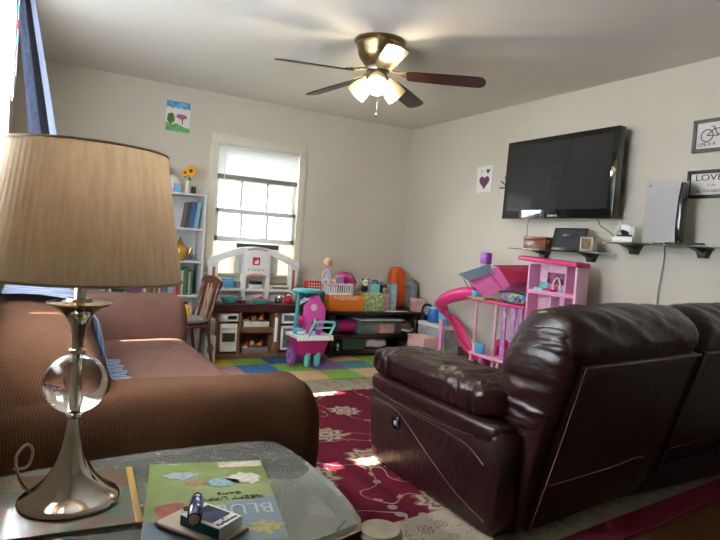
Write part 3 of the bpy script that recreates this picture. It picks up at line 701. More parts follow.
# things on top of the bookcase
t = thing('sunflower_vase', 'white bud vase of two yellow sunflowers on top of the bookcase', 'vase', (1.225, 5.45, 1.51))
part('vase', lathe(new(), [(0, 0), (.018, 0), (.02, .01), (.014, .05), (.012, .09), (.016, .115), (.013, .115), (.009, .09), (0, .04)], (1.225, 5.45, 1.5085), 24), M['white'], t)
for k, (dx, dz, s) in enumerate(((.02, .205, 1), (-.03, .185, .7))):
    st = part('stem', tube(new(), spline([(1.225, 5.45, 1.56), (1.225+dx*.5, 5.45, 1.65), (1.225+dx, 5.44, 1.50+dz)]), .003), M['green'], t)
    bm = new(); Cc = (1.225+dx, 5.425, 1.51+dz)
    for a in range(14):
        an_ = a*2*PI/14
        sq(bm, (Cc[0]+.034*s*math.cos(an_), Cc[1], Cc[2]+.034*s*math.sin(an_)), (.022*s, .003, .009*s), nu=10, nv=6, M=rot(-an_, 'Y', (Cc[0]+.034*s*math.cos(an_), Cc[1], Cc[2]+.034*s*math.sin(an_))))
    fl = part('petal_ring', bm, mat('sunflower', (.85, .42, .02), .6), st); part('flower_centre', sq(new(), (Cc[0], Cc[1]-.004, Cc[2]), (.017*s, .005, .017*s), nu=16, nv=8), mat('flower_centre', (.16, .06, .01), .8), st)
bm = new()
for a, dz in ((.3, .03), (2.6, .05), (-.5, .0), (3.6, .02)): sq(bm, (1.225+.02*math.cos(a), 5.44, 1.645+dz), (.022, .004, .010), nu=10, nv=6, M=rot(-a, 'Y', (1.225+.02*math.cos(a), 5.44, 1.645+dz)))
part('leaf', bm, M['green'], t)
t = thing('small_jar', 'small dark jar beside the sunflower vase', 'jar', (1.285, 5.45, 1.51))
part('jar', lathe(new(), [(0, 0), (.022, 0), (.024, .005), (.024, .055), (.02, .062), (0, .062)], (1.285, 5.45, 1.5085), 20), M['black'], t); part('lid', lathe(new(), [(0, .0625), (.021, .0625), (.021, .07), (0, .07)], (1.285, 5.45, 1.5085), 20), M['steel'], t)
t = thing('ornament_ball', 'round white ornament ball on top of the bookcase behind a small blue box', 'ornament', (1.105, 5.48, 1.51))
part('ball', sq(new(), (1.105, 5.48, 1.592), (.075, .06, .072), nu=28, nv=20), M['offwhite'], t); part('base', lathe(new(), [(0, 0), (.045, 0), (.045, .015), (.03, .03), (0, .03)], (1.105, 5.48, 1.5085), 24), M['lpink'], t)
t = thing('gift_box', 'small blue box in front of the white ball on the bookcase', 'box', (1.125, 5.37, 1.51))
part('body', box(new(), 1.10, 1.15, 5.355, 5.40, 1.5085, 1.575, .003), M['lblue'], t); part('lid', box(new(), 1.098, 1.152, 5.353, 5.402, 1.575, 1.588, .002), M['lpink'], t)
t = thing('birdhouse', 'pale wooden birdhouse with a round hole on top of the bookcase', 'birdhouse', (.985, 5.47, 1.51))
part('body', prism(new(), [(.93, 1.5085), (1.035, 1.5085), (1.035, 1.71), (.9825, 1.765), (.93, 1.71)], 5.42, 5.53, 1, bev=.003), mat('birch', (.62, .45, .25), .6), t)
for s in (-1, 1): part('roof', box(new(), .9825, .9825+s*.09, 5.40, 5.55, 1.765, 1.772, M=rot(s*math.radians(46), 'Y', (.9825, 5.47, 1.768))), mat('birch_roof', (.5, .34, .2), .6), t)
part('entrance_hole', lathe(new(), [(0, 0), (.018, 0), (.018, .004), (0, .004)], (0, 0, 0), 20, M=Matrix.Translation((1.0, 5.42, 1.70)) @ Matrix.Rotation(PI/2, 4, 'X')), M['black'], t)
t = thing('paper_drawing', 'white sheet with a dark ornamental pattern taped between bookcase and window', 'drawing', (1.415, 5.335, 1.21))
t.location = (1.39, 5.5, 1.21)
part('sheet', box(new(), 1.387, 1.389, 5.36, 5.60, 1.215, 1.47), M['paper'], t)
bm = new(); tube(bm, spline([(1.3905, 5.47, 1.44), (1.3905, 5.43, 1.40), (1.3905, 5.50, 1.36), (1.3905, 5.44, 1.32), (1.3905, 5.50, 1.28), (1.3905, 5.46, 1.245)]), .005, 6)
part('pattern', bm, mat('ink', (.12, .12, .12), .7), t)

# ================================================================== TOY KITCHEN
kt = thing('toy_kitchen', 'large white and brown plastic toy kitchen with arched top in front of the rear window', 'toy kitchen', (1.92, 5.35, 0))
W_, K, D_ = M['white'], M['kbrown'], M['kdark']
yf, yk = 5.20, 5.50
Z0 = .026
bm = new()
box(bm, 1.50, 1.525, yf, yk, Z0, .465, .006); box(bm, 1.70, 1.728, yf, yk, Z0, .465, .006); box(bm, 2.05, 2.115, yf, yk, Z0, .465, .006); box(bm, 2.32, 2.345, yf, yk, Z0, .465, .006)
box(bm, 1.51, 2.335, yk-.02, yk, Z0, .465); box(bm, 1.51, 2.335, yf+.004, yk, Z0, .075, .004)
part('cabinet_body', bm, K, kt)
part('shelf', box(new(), 1.729, 2.049, yf+.004, yk-.021, .262, .318, .008), K, kt)
part('countertop', prism(new(), [(1.40, 5.27), (1.43, 5.185), (1.55, 5.165), (2.2, 5.165), (2.33, 5.185), (2.36, 5.27), (2.36, 5.52), (1.40, 5.52)], .466, .535, 2, bev=.012), D_, kt)
ov = part('oven_door', box(new(), 1.535, 1.695, yf-.006, yf+.02, .095, .355, .01), W_, kt)
part('oven_window', box(new(), 1.555, 1.675, yf-.009, yf-.004, .19, .27, .003), M['black'], ov)
bm = new()
for k in range(6): tube(bm, [(1.565+k*.02, yf-.010, .195), (1.565+k*.02, yf-.010, .265)], .0015, 5)
part('rack', bm, M['tan'], ov)
part('handle', tube(new(), [(1.55, yf-.004, .315), (1.553, yf-.022, .32), (1.68, yf-.022, .32), (1.683, yf-.004, .315)], .006), M['offwhite'], ov)
cp = part('control_panel', box(new(), 1.53, 1.698, yf-.008, yf+.02, .375, .45, .008), M['offwhite'], kt)
part('display', box(new(), 1.60, 1.68, yf-.011, yf-.007, .395, .43, .002), M['black'], cp)
part('knob', lathe(new(), [(0, 0), (.022, 0), (.022, .012), (.014, .018), (0, .018)], (0, 0, 0), 20, M=Matrix.Translation((1.565, yf-.008, .412)) @ Matrix.Rotation(PI/2, 4, 'X')), W_, cp)
part('drawer_pull', box(new(), 2.055, 2.085, yf-.014, yf, .18, .41, .006), W_, kt, 'white upright handle')
def mini(nm, z0, z1):
    bm = new(); xa, xb = 2.125, 2.30
    box(bm, xa, xb, yf-.010, yf+.01, z0, z0+.022, .004); box(bm, xa, xb, yf-.010, yf+.01, z1-.022, z1, .004); box(bm, xa, xa+.02, yf-.010, yf+.01, z0, z1, .004); box(bm, xb-.02, xb, yf-.010, yf+.01, z0, z1, .004)
    d = part(nm, bm, W_, kt); part('insert', box(new(), xa+.015, xb-.015, yf-.004, yf+.006, z0+.015, z1-.015), mat('insert_grey', (.3, .28, .26), .5, var=.6, vscale=30), d)
    part('handle', box(new(), xb-.014, xb-.005, yf-.022, yf-.009, z0+.05, z1-.04, .003), M['offwhite'], d)
mini('microwave_door', .355, .455); mini('fridge_door', .10, .33)
# upper part
def archz(x): 
    u = (x-1.90)/.44
    return .925+.13*(1-abs(u)**1.9) if abs(u) < 1 else .925
bm = new()
box(bm, 1.455, 1.545, 5.40, 5.46, .54, .935, .012); part('post', bm, W_, kt)
part('post', box(new(), 2.255, 2.345, 5.40, 5.46, .54, .935, .012), W_, kt)
for s in (1.50, 2.30): part('trim_strip', box(new(), s-.014, s+.014, 5.393, 5.402, .65, .86, .004), mat('terracotta', (.45, .16, .07), .5), kt)
N = 30; up = [(1.44+.92*i/N, archz(1.44+.92*i/N)+.01) for i in range(N+1)]; lo = [(x, z-.055-.02*abs((x-1.9)/.46)) for x, z in up]
part('arch', prism(new(), up+lo[::-1], 5.39, 5.47, 1, bev=.01), W_, kt)
part('centre_panel', box(new(), 1.775, 2.045, 5.375, 5.42, .78, 1.035, .015), W_, kt)
for s in (1.79, 2.03): part('centre_post', box(new(), s-.022, s+.022, 5.385, 5.46, .54, .80, .008), W_, kt)
lg = part('logo_badge', box(new(), 1.862, 1.935, 5.370, 5.377, .892, .966, .004), M['red'], kt, 'red square badge')
text('lettering', 'STEP2', .03, F_back(1.90, 5.372, .845), mat('brown_letter', (.35, .28, .22), .6), kt, width=.17)
part('emblem', prism(new(), [(1.875, .905), (1.92, .905), (1.92, .935), (1.905, .952), (1.905, .935), (1.89, .935)], 5.3675, 5.3705, 1), W_, lg)
part('canopy_trim', prism(new(), arc(1.91, .76, .12, 30, 150, 10, .05)+arc(1.91, .76, .10, 150, 30, 10, .035), 5.36, 5.376, 1), mat('peach', (.7, .36, .22), .5), kt)
part('canopy_trim', prism(new(), arc(1.91, 1.0, .14, 40, 140, 10, .06)+arc(1.91, 1.0, .12, 140, 40, 10, .035), 5.377, 5.389, 1), mat('peach2', (.62, .42, .33), .5), kt)
part('upper_shelf', box(new(), 1.54, 1.772, 5.37, 5.47, .64, .665, .006), W_, kt); part('upper_shelf', box(new(), 2.05, 2.26, 5.37, 5.47, .64, .665, .006), W_, kt)
part('upper_shelf', box(new(), 1.81, 2.01, 5.37, 5.47, .64, .66, .004), W_, kt)
part('back_splash', box(new(), 1.50, 2.30, 5.472, 5.48, .535, .60, .003), W_, kt)
# loose toys in the kitchen
def cookpot(c, r, h, q, label, lid=None, nm='toy_pot', cat='toy pot', handle=True):
    t = thing(nm, label, cat, c)
    part('bowl', lathe(new(), [(0, 0), (r*.8, 0), (r, h*.5), (r*1.05, h), (r*1.0, h), (r*.9, h*.5), (0, .004)], c, 24), q, t)
    if handle: part('handle', tube(new(), [(c[0]+r, c[1], c[2]+h*.8), (c[0]+r*2.1, c[1]-.02, c[2]+h)], .007), q, t)
    if lid: part('lid', lathe(new(), [(0, h+.03), (.008, h+.028), (.006, h+.015), (r*.95, h), (0, h)], c, 24), lid, t)
    return t
cookpot((1.62, 5.30, .536), .065, .05, M['teal'], 'teal toy frying pan on the counter end by the chair')
cookpot((1.93, 5.29, .536), .075, .04, M['teal'], 'shallow teal toy bowl with red rim under the centre panel', M['red'], 'toy_bowl', 'toy bowl', False)
cookpot((2.12, 5.30, .536), .04, .06, M['chrome'], 'small silver toy pot beside the red kettle', M['chrome'])
t = thing('toy_kettle', 'round red toy kettle with a silver base on the kitchen counter', 'toy kettle', (2.215, 5.29, .536))
part('body', sq(new(), (2.215, 5.29, .575), (.045, .045, .04), nu=24, nv=16), M['red'], t); part('handle', tube(new(), [(2.18, 5.29, .60)]+[(2.215+.035*math.cos(a), 5.29, .605+.035*math.sin(a)) for a in [PI-i*PI/8 for i in range(9)]], .006), M['black'], t)
t = thing('toy_mitt', 'dark red toy oven mitt lying beside the teal pan', 'toy mitt', (1.73, 5.26, .536))
part('mitt', sq(new(), (1.73, 5.26, .553), (.05, .035, .016), .9, .8, 20, 10), M['kdark'], t); part('thumb', sq(new(), (1.745, 5.225, .553), (.014, .022, .012), nu=12, nv=8), M['kdark'], t)
t = thing('toy_bin', 'bright blue plastic bin on the small upper shelf of the toy kitchen', 'bin', (1.64, 5.41, .666))
part('body', box(new(), 1.59, 1.69, 5.375, 5.45, .666, .75, .008), M['lblue'], t); part('rim', box(new(), 1.585, 1.695, 5.37, 5.455, .745, .757, .004), M['lblue'], t)
t = thing('toy_cup', 'grey toy cup beside the bright blue bin', 'toy cup', (1.735, 5.41, .666)); part('cup', lathe(new(), [(0, 0), (.022, 0), (.027, .06), (.024, .06), (.018, .005), (0, .005)], (1.735, 5.41, .666), 20), mat('cup_grey', (.3, .36, .4), .4), t); part('handle', tube(new(), [(1.76, 5.41, .715), (1.772, 5.41, .70), (1.76, 5.41, .68)], .003), M['white'], t)
t = thing('toy_coffee_maker', 'white toy coffee maker with a dark top under the centre panel', 'toy coffee maker', (1.915, 5.41, .661))
part('body', box(new(), 1.86, 1.97, 5.37, 5.46, .661, .705, .006), M['white'], t); part('top', box(new(), 1.862, 1.968, 5.372, 5.458, .705, .735, .006), M['black'], t)
t = thing('toy_tray', 'cream toy food tray on the far upper shelf of the toy kitchen', 'tray', (2.155, 5.41, .666))
part('tray', box(new(), 2.06, 2.25, 5.375, 5.455, .666, .70, .01), M['trim'], t); part('insert', box(new(), 2.075, 2.235, 5.373, 5.376, .672, .684), M['green'], t)
# baskets in the bay
for zz, q, lab in ((.319, M['offwhite'], 'white basket of toy food on the middle shelf of the toy kitchen'), (.076, mat('basket_grey', (.22, .23, .22), .6), 'grey basket of toy food on the bottom shelf of the toy kitchen')):
    t = thing('toy_basket', lab, 'basket', (1.885, 5.32, zz))
    bm = new(); box(bm, 1.77, 2.0, 5.225, 5.40, zz, zz+.01); box(bm, 1.765, 2.005, 5.218, 5.226, zz, zz+.05, .003); box(bm, 1.765, 2.005, 5.40, 5.408, zz, zz+.05, .003); box(bm, 1.762, 1.77, 5.218, 5.408, zz, zz+.05); box(bm, 2.0, 2.008, 5.218, 5.408, zz, zz+.05)
    part('basket', bm, q, t)
cols = ['yellow', 'red', 'tan', 'lime', 'orange', 'gold', 'kbrown', 'offwhite']
fd = [('yellow toy fruit', 'yellow'), ('red toy fruit', 'red'), ('brown toy roll', 'tan'), ('green toy fruit', 'lime'), ('orange toy fruit', 'orange'), ('golden toy fruit', 'gold')]
for zz, nmz in ((.329, 'the white basket on the middle shelf'), (.086, 'the grey basket on the bottom shelf')):
    for k, (lb, q) in enumerate(fd):
        c = (1.80+k*.034, 5.26+(k % 2)*.05, zz+.038+.018*(k % 3))
        o = solo('toy_food', sq(new(), c, (.024, .026, .022), nu=16, nv=12), M[q], '%s in %s' % (lb, nmz), 'toy food', 'toy food in the kitchen baskets')
t = thing('booklet', 'open white booklet propped at the end of the toy kitchen counter', 'booklet', (2.37, 5.22, .536))
part('page', box(new(), 2.31, 2.375, 5.20, 5.32, .540, .542, M=rot(math.radians(-28), 'Y', (2.31, 5.2, .541))), M['paper'], t); part('page', box(new(), 2.375, 2.44, 5.20, 5.32, .573, .575, M=rot(math.radians(-38), 'Y', (2.375, 5.2, .574))), M['paper'], t)

# ================================================================== WOODEN CHAIR
A = math.radians(108)
ch = thing('childs_chair', 'small reddish wooden chair with slatted arched back beside the toy kitchen', 'chair', (1.165, 4.93, .0245), A)
# local: front is +Y, back rest at -Y
def L_(bm): return bm
cw_ = M['chairwood']; sh_ = .36
part('seat', prism(new(), [(-.15, -.14), (.15, -.14), (.17, .14), (-.17, .14)], sh_, sh_+.025, 2, bev=.006), cw_, ch, local=True)
for x, y in ((-.14, .12), (.14, .12)): part('leg', tube(new(), [(x, y, sh_), (x*1.05, y*1.1, .0)], [.016, .012], 12), cw_, ch, local=True)
for x in (-.13, .13): part('leg', tube(new(), spline([(x, -.19, 0), (x, -.13, sh_), (x*.95, -.17, sh_+.18), (x*.9, -.22, sh_+.36)]), .014, 12), cw_, ch, local=True)
bk = part('backrest', prism(new(), [(-.14, .0), (.14, .0)]+[(.15*math.cos(a), .05+.055*math.sin(a)) for a in [i*PI/14 for i in range(15)]], -.012, .012, 1, bev=.004), cw_, ch, local=True)
bk.data.transform(Matrix.Translation((0, -.215, sh_+.315)) @ Matrix.Rotation(math.radians(12), 4, 'X'))
for x in (-.075, -.025, .025, .075):
    s_ = part('slat', box(new(), x-.014, x+.014, -.006, .006, 0, .34, .003), mat('sunlit_slat', (.5, .33, .2), .4) if abs(x) < .05 else cw_, ch, local=True)  # sun on the inner slats is put into their paler colour
    s_.data.transform(Matrix.Translation((0, -.145, sh_+.02)) @ Matrix.Rotation(math.radians(12), 4, 'X'))
for z in (.12, .2): part('stretcher', tube(new(), [(-.14, .125, z), (.14, .125, z)], .008), cw_, ch, local=True)
cu = new(); sq(cu, (0, 0, sh_+.052), (.155, .14, .026), .5, .5, 32, 14, disp=lambda p: .004*noise.noise(p*30))
cu_ = part('seat_cushion', cu, mat('tweed', (.45, .45, .43), .9, col2=(.1, .1, .11), vscale=90, bump=.5), None, local=True); cu_.location = (1.165, 4.93, .0245); cu_.rotation_euler = (0, 0, A); tag(cu_, 'grey speckled cushion on the seat of the small wooden chair', 'cushion')
t = thing('toy_bottle', 'yellow bottle with a dark cap on the grey chair cushion', 'bottle', (1.20, 4.90, .438))
part('bottle', lathe(new(), [(0, 0), (.035, 0), (.038, .01), (.038, .075), (.015, .10), (0, .10)], (1.15, 4.92, .464), 24), M['yellow'], t); part('cap', lathe(new(), [(0, .101), (.014, .101), (.014, .125), (0, .125)], (1.15, 4.92, .464), 18), M['black'], t)
# white plastic play unit at the side of the kitchen
t = thing('toy_washer', 'white plastic toy appliance with a blue oval window beside the small wooden chair', 'toy', (1.39, 5.05, .025))
part('body', box(new(), 1.345, 1.44, 4.98, 5.12, .025, .285, .012), M['offwhite'], t); part('oval_window', sq(new(), (1.392, 4.98, .17), (.03, .008, .05), nu=24, nv=12), mat('oval_blue', (.12, .22, .35), .3), t)
part('top_panel', box(new(), 1.35, 1.435, 5.0, 5.11, .285, .43, .015), mat('panel_grey', (.22, .24, .22), .5, col2=(.5, .5, .46), vscale=25), t)

# ================================================================== DARK SHELF UNIT
cs = thing('storage_bench', 'low espresso wood shelf unit with two open shelves along the rear wall', 'shelf unit', (3.14, 5.34, 0))
D = M['dark']; cx0, cx1, cy0, cy1 = 2.60, 3.70, 5.10, 5.60; Zf = .0265
part('top', box(new(), cx0-.015, cx1+.015, cy0-.012, cy1, .452, .482, .005), D, cs)
part('shelf', box(new(), cx0+.05, cx1-.05, cy0, cy1, .215, .245, .003), D, cs)
part('shelf', box(new(), cx0+.05, cx1-.05, cy0, cy1, .035+Zf, .03+Zf+.03, .003), D, cs)
for x in (cx0, cx1-.05):
    for y in (cy0, cy1-.05): part('leg', box(new(), x, x+.05, y, y+.05, Zf if x < 3 else .001, .452, .003), D, cs)
part('back_panel', box(new(), cx0+.05, cx1-.05, cy1-.012, cy1, .06, .452), D, cs)
# on the shelves
zt, zm, zb = .483, .246, .0895
t = thing('storage_bin', 'clear plastic storage bin of toys with grey lid on the middle shelf', 'storage bin', (3.2, 5.3, zm))
part('bin', box(new(), 2.95, 3.46, 5.13, 5.50, zm, .385, .02), M['clearplastic'], t); part('lid', box(new(), 2.935, 3.475, 5.115, 5.515, .386, .402, .006), mat('lid_grey', (.5, .52, .5), .4), t)
part('label_card', box(new(), 3.18, 3.36, 5.122, 5.126, .262, .352), mat('card_pinkish', (.55, .42, .33), .6, var=.4, vscale=20), t)
for k, (x, q, l) in enumerate(((3.02, 'green', 'green'), (3.10, 'teal', 'teal'), (3.18, 'red', 'red'), (3.27, 'yellow', 'yellow'), (3.37, 'purple', 'purple'))):
    solo('toy_block', box(new(), x-.038, x+.038, 5.17, 5.30, zm+.004, .33+.008*(k % 3), .006), mat('block_'+l, tuple(c*.6 for c in M[q].node_tree.nodes['Principled BSDF'].inputs['Base Color'].default_value[:3]), .5), '%s toy block inside the clear storage bin' % l, 'toy block', 'blocks in the clear bin')
t = thing('toy_drum', 'magenta round toy drum with silver end on the middle shelf', 'toy drum', (2.84, 5.28, zm))
T_ = Matrix.Translation((2.755, 5.26, zm+.068)) @ Matrix.Rotation(PI/2, 4, 'Y')
part('barrel', lathe(new(), [(0, 0), (.066, 0), (.067, .02), (.067, .17), (.06, .18), (0, .18)], (0, 0, 0), 28, M=T_), M['magenta'], t); part('end_cap', lathe(new(), [(0, -.03), (.045, -.02), (.067, -.001), (0, -.001)], (0, 0, 0), 28, M=T_), mat('mauve_silver', (.4, .28, .38), .35, .2), t)
t = thing('toy_helmet', 'dark toy helmet with white strap at the wall end of the middle shelf', 'toy', (3.55, 5.2, zm))
part('shell', sq(new(), (3.56, 5.24, zm+.07), (.08, .09, .068), nu=24, nv=16), mat('helmet', (.07, .06, .05), .4, col2=(.3, .15, .1), vscale=25), t); part('strap', tube(new(), spline([(3.49, 5.18, zm+.04), (3.55, 5.13, zm+.03), (3.63, 5.18, zm+.04)]), .012), M['offwhite'], t)
t = thing('green_bin', 'dark green plastic bin on the bottom shelf', 'bin', (2.9, 5.28, zb))
part('body', box(new(), 2.77, 3.03, 5.14, 5.42, zb, .195, .012), mat('dark_green', (.035, .10, .05), .4), t); part('rim', box(new(), 2.76, 3.04, 5.13, 5.43, .190, .203, .004), mat('dark_green2', (.04, .12, .06), .4), t)
t = thing('white_bag', 'crumpled white bag beside the green bin on the bottom shelf', 'bag', (3.2, 5.25, zb))
part('bag', sq(new(), (3.2, 5.26, zb+.058), (.15, .10, .056), .6, .6, 40, 22, disp=lambda p: .018*noise.noise(p*13)-.006), mat('bag_white', (.6, .56, .52), .6), t); part('knot', sq(new(), (3.10, 5.22, zb+.05), (.03, .02, .02), nu=12, nv=8), M['paper'], t)
t = thing('small_bottle', 'tiny white bottle with teal label at the open end of the bottom shelf', 'bottle', (2.72, 5.15, zb))
part('bottle', lathe(new(), [(0, 0), (.014, 0), (.014, .05), (.007, .06), (.007, .07), (0, .07)], (2.72, 5.15, zb), 16), M['offwhite'], t); part('label_band', lathe(new(), [(.0145, .015), (.0145, .04)], (2.72, 5.15, zb), 16), M['teal'], t)
# on top: packing items from left to right
t = thing('orange_crate', 'orange cardboard box with white print on top of the dark shelf unit', 'box', (2.79, 5.25, zt))
part('box', box(new(), 2.60, 2.985, 5.15, 5.42, zt+.0005, .585, .004), mat('orange_card', (.80, .22, .02), .5), t)
part('lid', box(new(), 2.595, 2.99, 5.145, 5.425, .586, .640, .005), mat('orange_card2', (.85, .24, .02), .5), t)
text('lettering', 'BUILD & PLAY', .042, F_back(2.78, 5.1445, .618), M['paper'], t, width=.28); text('lettering', 'CONSTRUCTION SET', .018, F_back(2.80, 5.1445, .597), M['paper'], t, width=.2)
t = thing('white_basket', 'white slotted plastic basket on top of the orange box', 'basket', (2.73, 5.24, .641))
bm = new(); x0, x1, y0, y1 = 2.60, 2.87, 5.18, 5.38
box(bm, x0, x1, y0, y1, .6415, .648)
for z in (.648, .738):
    box(bm, x0, x1, y0, y0+.008, z, z+.016); box(bm, x0, x1, y1-.008, y1, z, z+.016); box(bm, x0, x0+.008, y0, y1, z, z+.016); box(bm, x1-.008, x1, y0, y1, z, z+.016)
n = 10
for k in range(n+1):
    x = x0+(x1-x0-.012)*k/n; box(bm, x, x+.012, y0+.001, y0+.007, .65, .745); box(bm, x, x+.012, y1-.007, y1-.001, .65, .745)
for k in range(6):
    y = y0+(y1-y0-.012)*k/5; box(bm, x0+.001, x0+.007, y, y+.012, .65, .745); box(bm, x1-.007, x1-.001, y, y+.012, .65, .745)
bmesh.ops.remove_doubles(bm, verts=bm.verts, dist=1e-5)
part('basket', bm, M['white'], t)
for k, (x, y, q, l) in enumerate(((2.66, 5.25, 'lilac', 'lilac'), (2.74, 5.26, 'navy', 'navy'), (2.82, 5.27, 'purple', 'purple'))):
    solo('folded_cloth', sq(new(), (x, y, .70), (.042, .06, .05), .7, .7, 24, 14, disp=lambda p: .006*noise.noise(p*30)), mat('cloth_'+l, M[q].node_tree.nodes['Principled BSDF'].inputs['Base Color'].default_value[:3], .9), '%s doll cloth inside the white slotted basket' % l, 'cloth', 'cloths in the white basket')
# baby doll
dl = thing('baby_doll', 'bald baby doll in a pale blue dress sitting on the white basket', 'doll', (2.62, 5.28, .76))
bm = new(); sq(bm, (2.615, 5.28, .955), (.044, .046, .048), nu=24, nv=18); sq(bm, (2.615, 5.243, .935), (.030, .012, .018), nu=12, nv=8)
sq(bm, (2.615, 5.232, .950), (.006, .006, .006), nu=8, nv=6); tube(bm, [(2.618, 5.28, .92), (2.622, 5.28, .89)], .018, 12)
for s in (-1, 1): sq(bm, (2.615+s*.043, 5.28, .950), (.006, .008, .012), nu=8, nv=6)
part('head', bm, M['skin'], dl)
bm = new()
for s in (-1, 1): sq(bm, (2.615+s*.017, 5.2365, .960), (.0055, .004, .006), nu=10, nv=8)
part('eye', bm, M['black'], dl)
part('mouth', sq(new(), (2.615, 5.231, .936), (.009, .003, .003), nu=10, nv=6), M['red'], dl)
part('dress', lathe(new(), [(0, .13), (.026, .128), (.034, .11), (.038, .08), (.055, .03), (.066, .0), (0, .0)], (2.622, 5.28, .762), 28, rip=lambda i, k: .05*math.sin(i*1.8)*(k > 3)), mat('doll_dress', (.42, .48, .62), .9), dl)
for s in (-1, 1): part('arm', tube(new(), spline([(2.622+s*.028, 5.28, .872), (2.622+s*.055, 5.265, .83), (2.622+s*.072, 5.25, .80)]), [.015]*8+[.012]*8+[.010]), M['skin'], dl)
for s in (-1, 1): part('leg', tube(new(), spline([(2.622+s*.03, 5.26, .775), (2.622+s*.035, 5.19, .775), (2.622+s*.038, 5.165, .735)]), [.018]*8+[.015]*8+[.013]), M['skin'], dl)
# pink backpack / plush
t = thing('pink_bag', 'slouching bright pink toy bag beside the baby doll', 'bag', (2.87, 5.33, .66))
part('bag', sq(new(), (2.875, 5.34, .79), (.115, .06, .048), .8, .8, 36, 18, disp=lambda p: .010*noise.noise(p*18), M=rot(math.radians(33), 'Y', (2.875, 5.34, .79))), mat('pink_cloth', (.62, .06, .22), .7), t)
part('strap', tube(new(), spline([(2.80, 5.30, .86), (2.87, 5.26, .85), (2.95, 5.27, .76)]), .006), mat('dark_strap', (.2, .02, .1), .7), t)
t = thing('purple_bag', 'mauve toy purse between the baby doll and the pink bag', 'purse', (2.73, 5.22, .757))
part('body', box(new(), 2.685, 2.775, 5.20, 5.25, .757, .835, .014), M['lilac'], t); part('clasp', sq(new(), (2.73, 5.196, .81), (.01, .006, .008), nu=10, nv=6), M['pink'], t)
t = thing('patterned_box', 'pale green box with leafy print in the middle of the shelf unit top', 'box', (3.10, 5.24, zt))
gm = mat('leafy_print', (.62, .68, .30), .6, col2=(.12, .3, .14), vscale=38)
part('box', box(new(), 2.99, 3.235, 5.17, 5.34, zt+.0005, .64, .003), gm, t); part('lid', box(new(), 2.985, 3.24, 5.165, 5.345, .641, .668, .003), gm, t)
# snowman / plush pair
t = thing('panda_plush', 'black and white plush animal sitting on the leafy green box', 'plush toy', (3.04, 5.24, .669))
part('body', sq(new(), (3.04, 5.25, .705), (.038, .034, .038), nu=20, nv=14), M['black'], t); h_ = part('head', sq(new(), (3.04, 5.235, .768), (.036, .032, .034), nu=20, nv=14), M['offwhite'], t)
for s in (-1, 1): part('ear', sq(new(), (3.04+s*.030, 5.24, .800), (.012, .008, .012), nu=10, nv=8), M['black'], h_); part('eye_patch', sq(new(), (3.04+s*.014, 5.206, .773), (.009, .004, .010), nu=10, nv=6), M['black'], h_)
t = thing('toy_box', 'teal toy box with handle beside the panda plush', 'toy', (3.16, 5.24, .669))
part('body', box(new(), 3.11, 3.205, 5.21, 5.27, .669, .755, .008), M['aqua'], t); part('handle', tube(new(), spline([(3.125, 5.24, .752), (3.135, 5.24, .79), (3.18, 5.24, .79), (3.19, 5.24, .752)]), .006), M['black'], t)
t = thing('toy_figure', 'brown toy animal figure on the purple box', 'toy figure', (3.285, 5.24, .66))
part('body', sq(new(), (3.285, 5.24, .695), (.03, .026, .034), nu=18, nv=12), M['tan'], t); part('head', sq(new(), (3.28, 5.23, .742), (.022, .02, .02), nu=16, nv=12), M['kbrown'], t)
t = thing('purple_box', 'small purple printed carton at the front of the shelf unit top', 'box', (3.285, 5.22, zt)); part('carton', box(new(), 3.245, 3.325, 5.19, 5.27, zt+.0005, .645, .003), mat('purple_print', (.35, .22, .38), .5, col2=(.6, .35, .3), vscale=25), t); part('flap', box(new(), 3.244, 3.326, 5.189, 5.271, .6455, .659, .002), M['lilac'], t)
t = thing('blue_carton', 'upright blue and white carton leaning by the orange bag', 'box', (3.39, 5.25, zt)); part('carton', box(new(), 3.345, 3.42, 5.21, 5.31, zt+.0005, .76, .003), mat('blue_print', (.18, .38, .55), .5, col2=(.6, .62, .6), vscale=22), t); part('end_flap', box(new(), 3.347, 3.418, 5.212, 5.308, .761, .768, .001), M['blue'], t)
t = thing('toy_camera', 'dark toy camera with a pale dome behind the purple carton', 'toy', (3.31, 5.38, zt)); part('body', box(new(), 3.22, 3.38, 5.33, 5.44, zt+.0005, .74, .01), M['navy'], t); part('dome', sq(new(), (3.29, 5.38, .765), (.055, .05, .035), nu=20, nv=12), mat('dome_pale', (.4, .5, .6), .3), t)
solo('paper_sheet', box(new(), 3.25, 3.53, 5.105, 5.19, zt+.0005, zt+.002, M=rot(math.radians(0), 'Z')), M['paper'], 'white paper sheet lying on the front edge of the shelf unit top', 'paper')
t = thing('orange_bag', 'tall bright orange cloth bag leaning in the corner on the shelf unit', 'bag', (3.50, 5.4, zt))
part('bag', sq(new(), (3.575, 5.42, .715), (.095, .07, .228), .55, .6, 40, 30, disp=lambda p: .012*noise.noise(p*9), M=rot(math.radians(-7), 'Y', (3.57, 5.4, .49))), M['orange'], t)
part('drawstring', tube(new(), spline([(3.47, 5.36, .88), (3.51, 5.335, .80), (3.50, 5.34, .70)]), .003), mat('string_dark', (.3, .06, .02), .7), t)
t = thing('grey_cushion', 'fluffy grey stuffed cushion in the corner behind the pink box', 'cushion', (3.66, 5.46, zt))
part('cushion', sq(new(), (3.68, 5.32, .66), (.058, .085, .16), .7, .7, 32, 24, disp=lambda p: .012*noise.noise(p*25)), M['grey'], t)
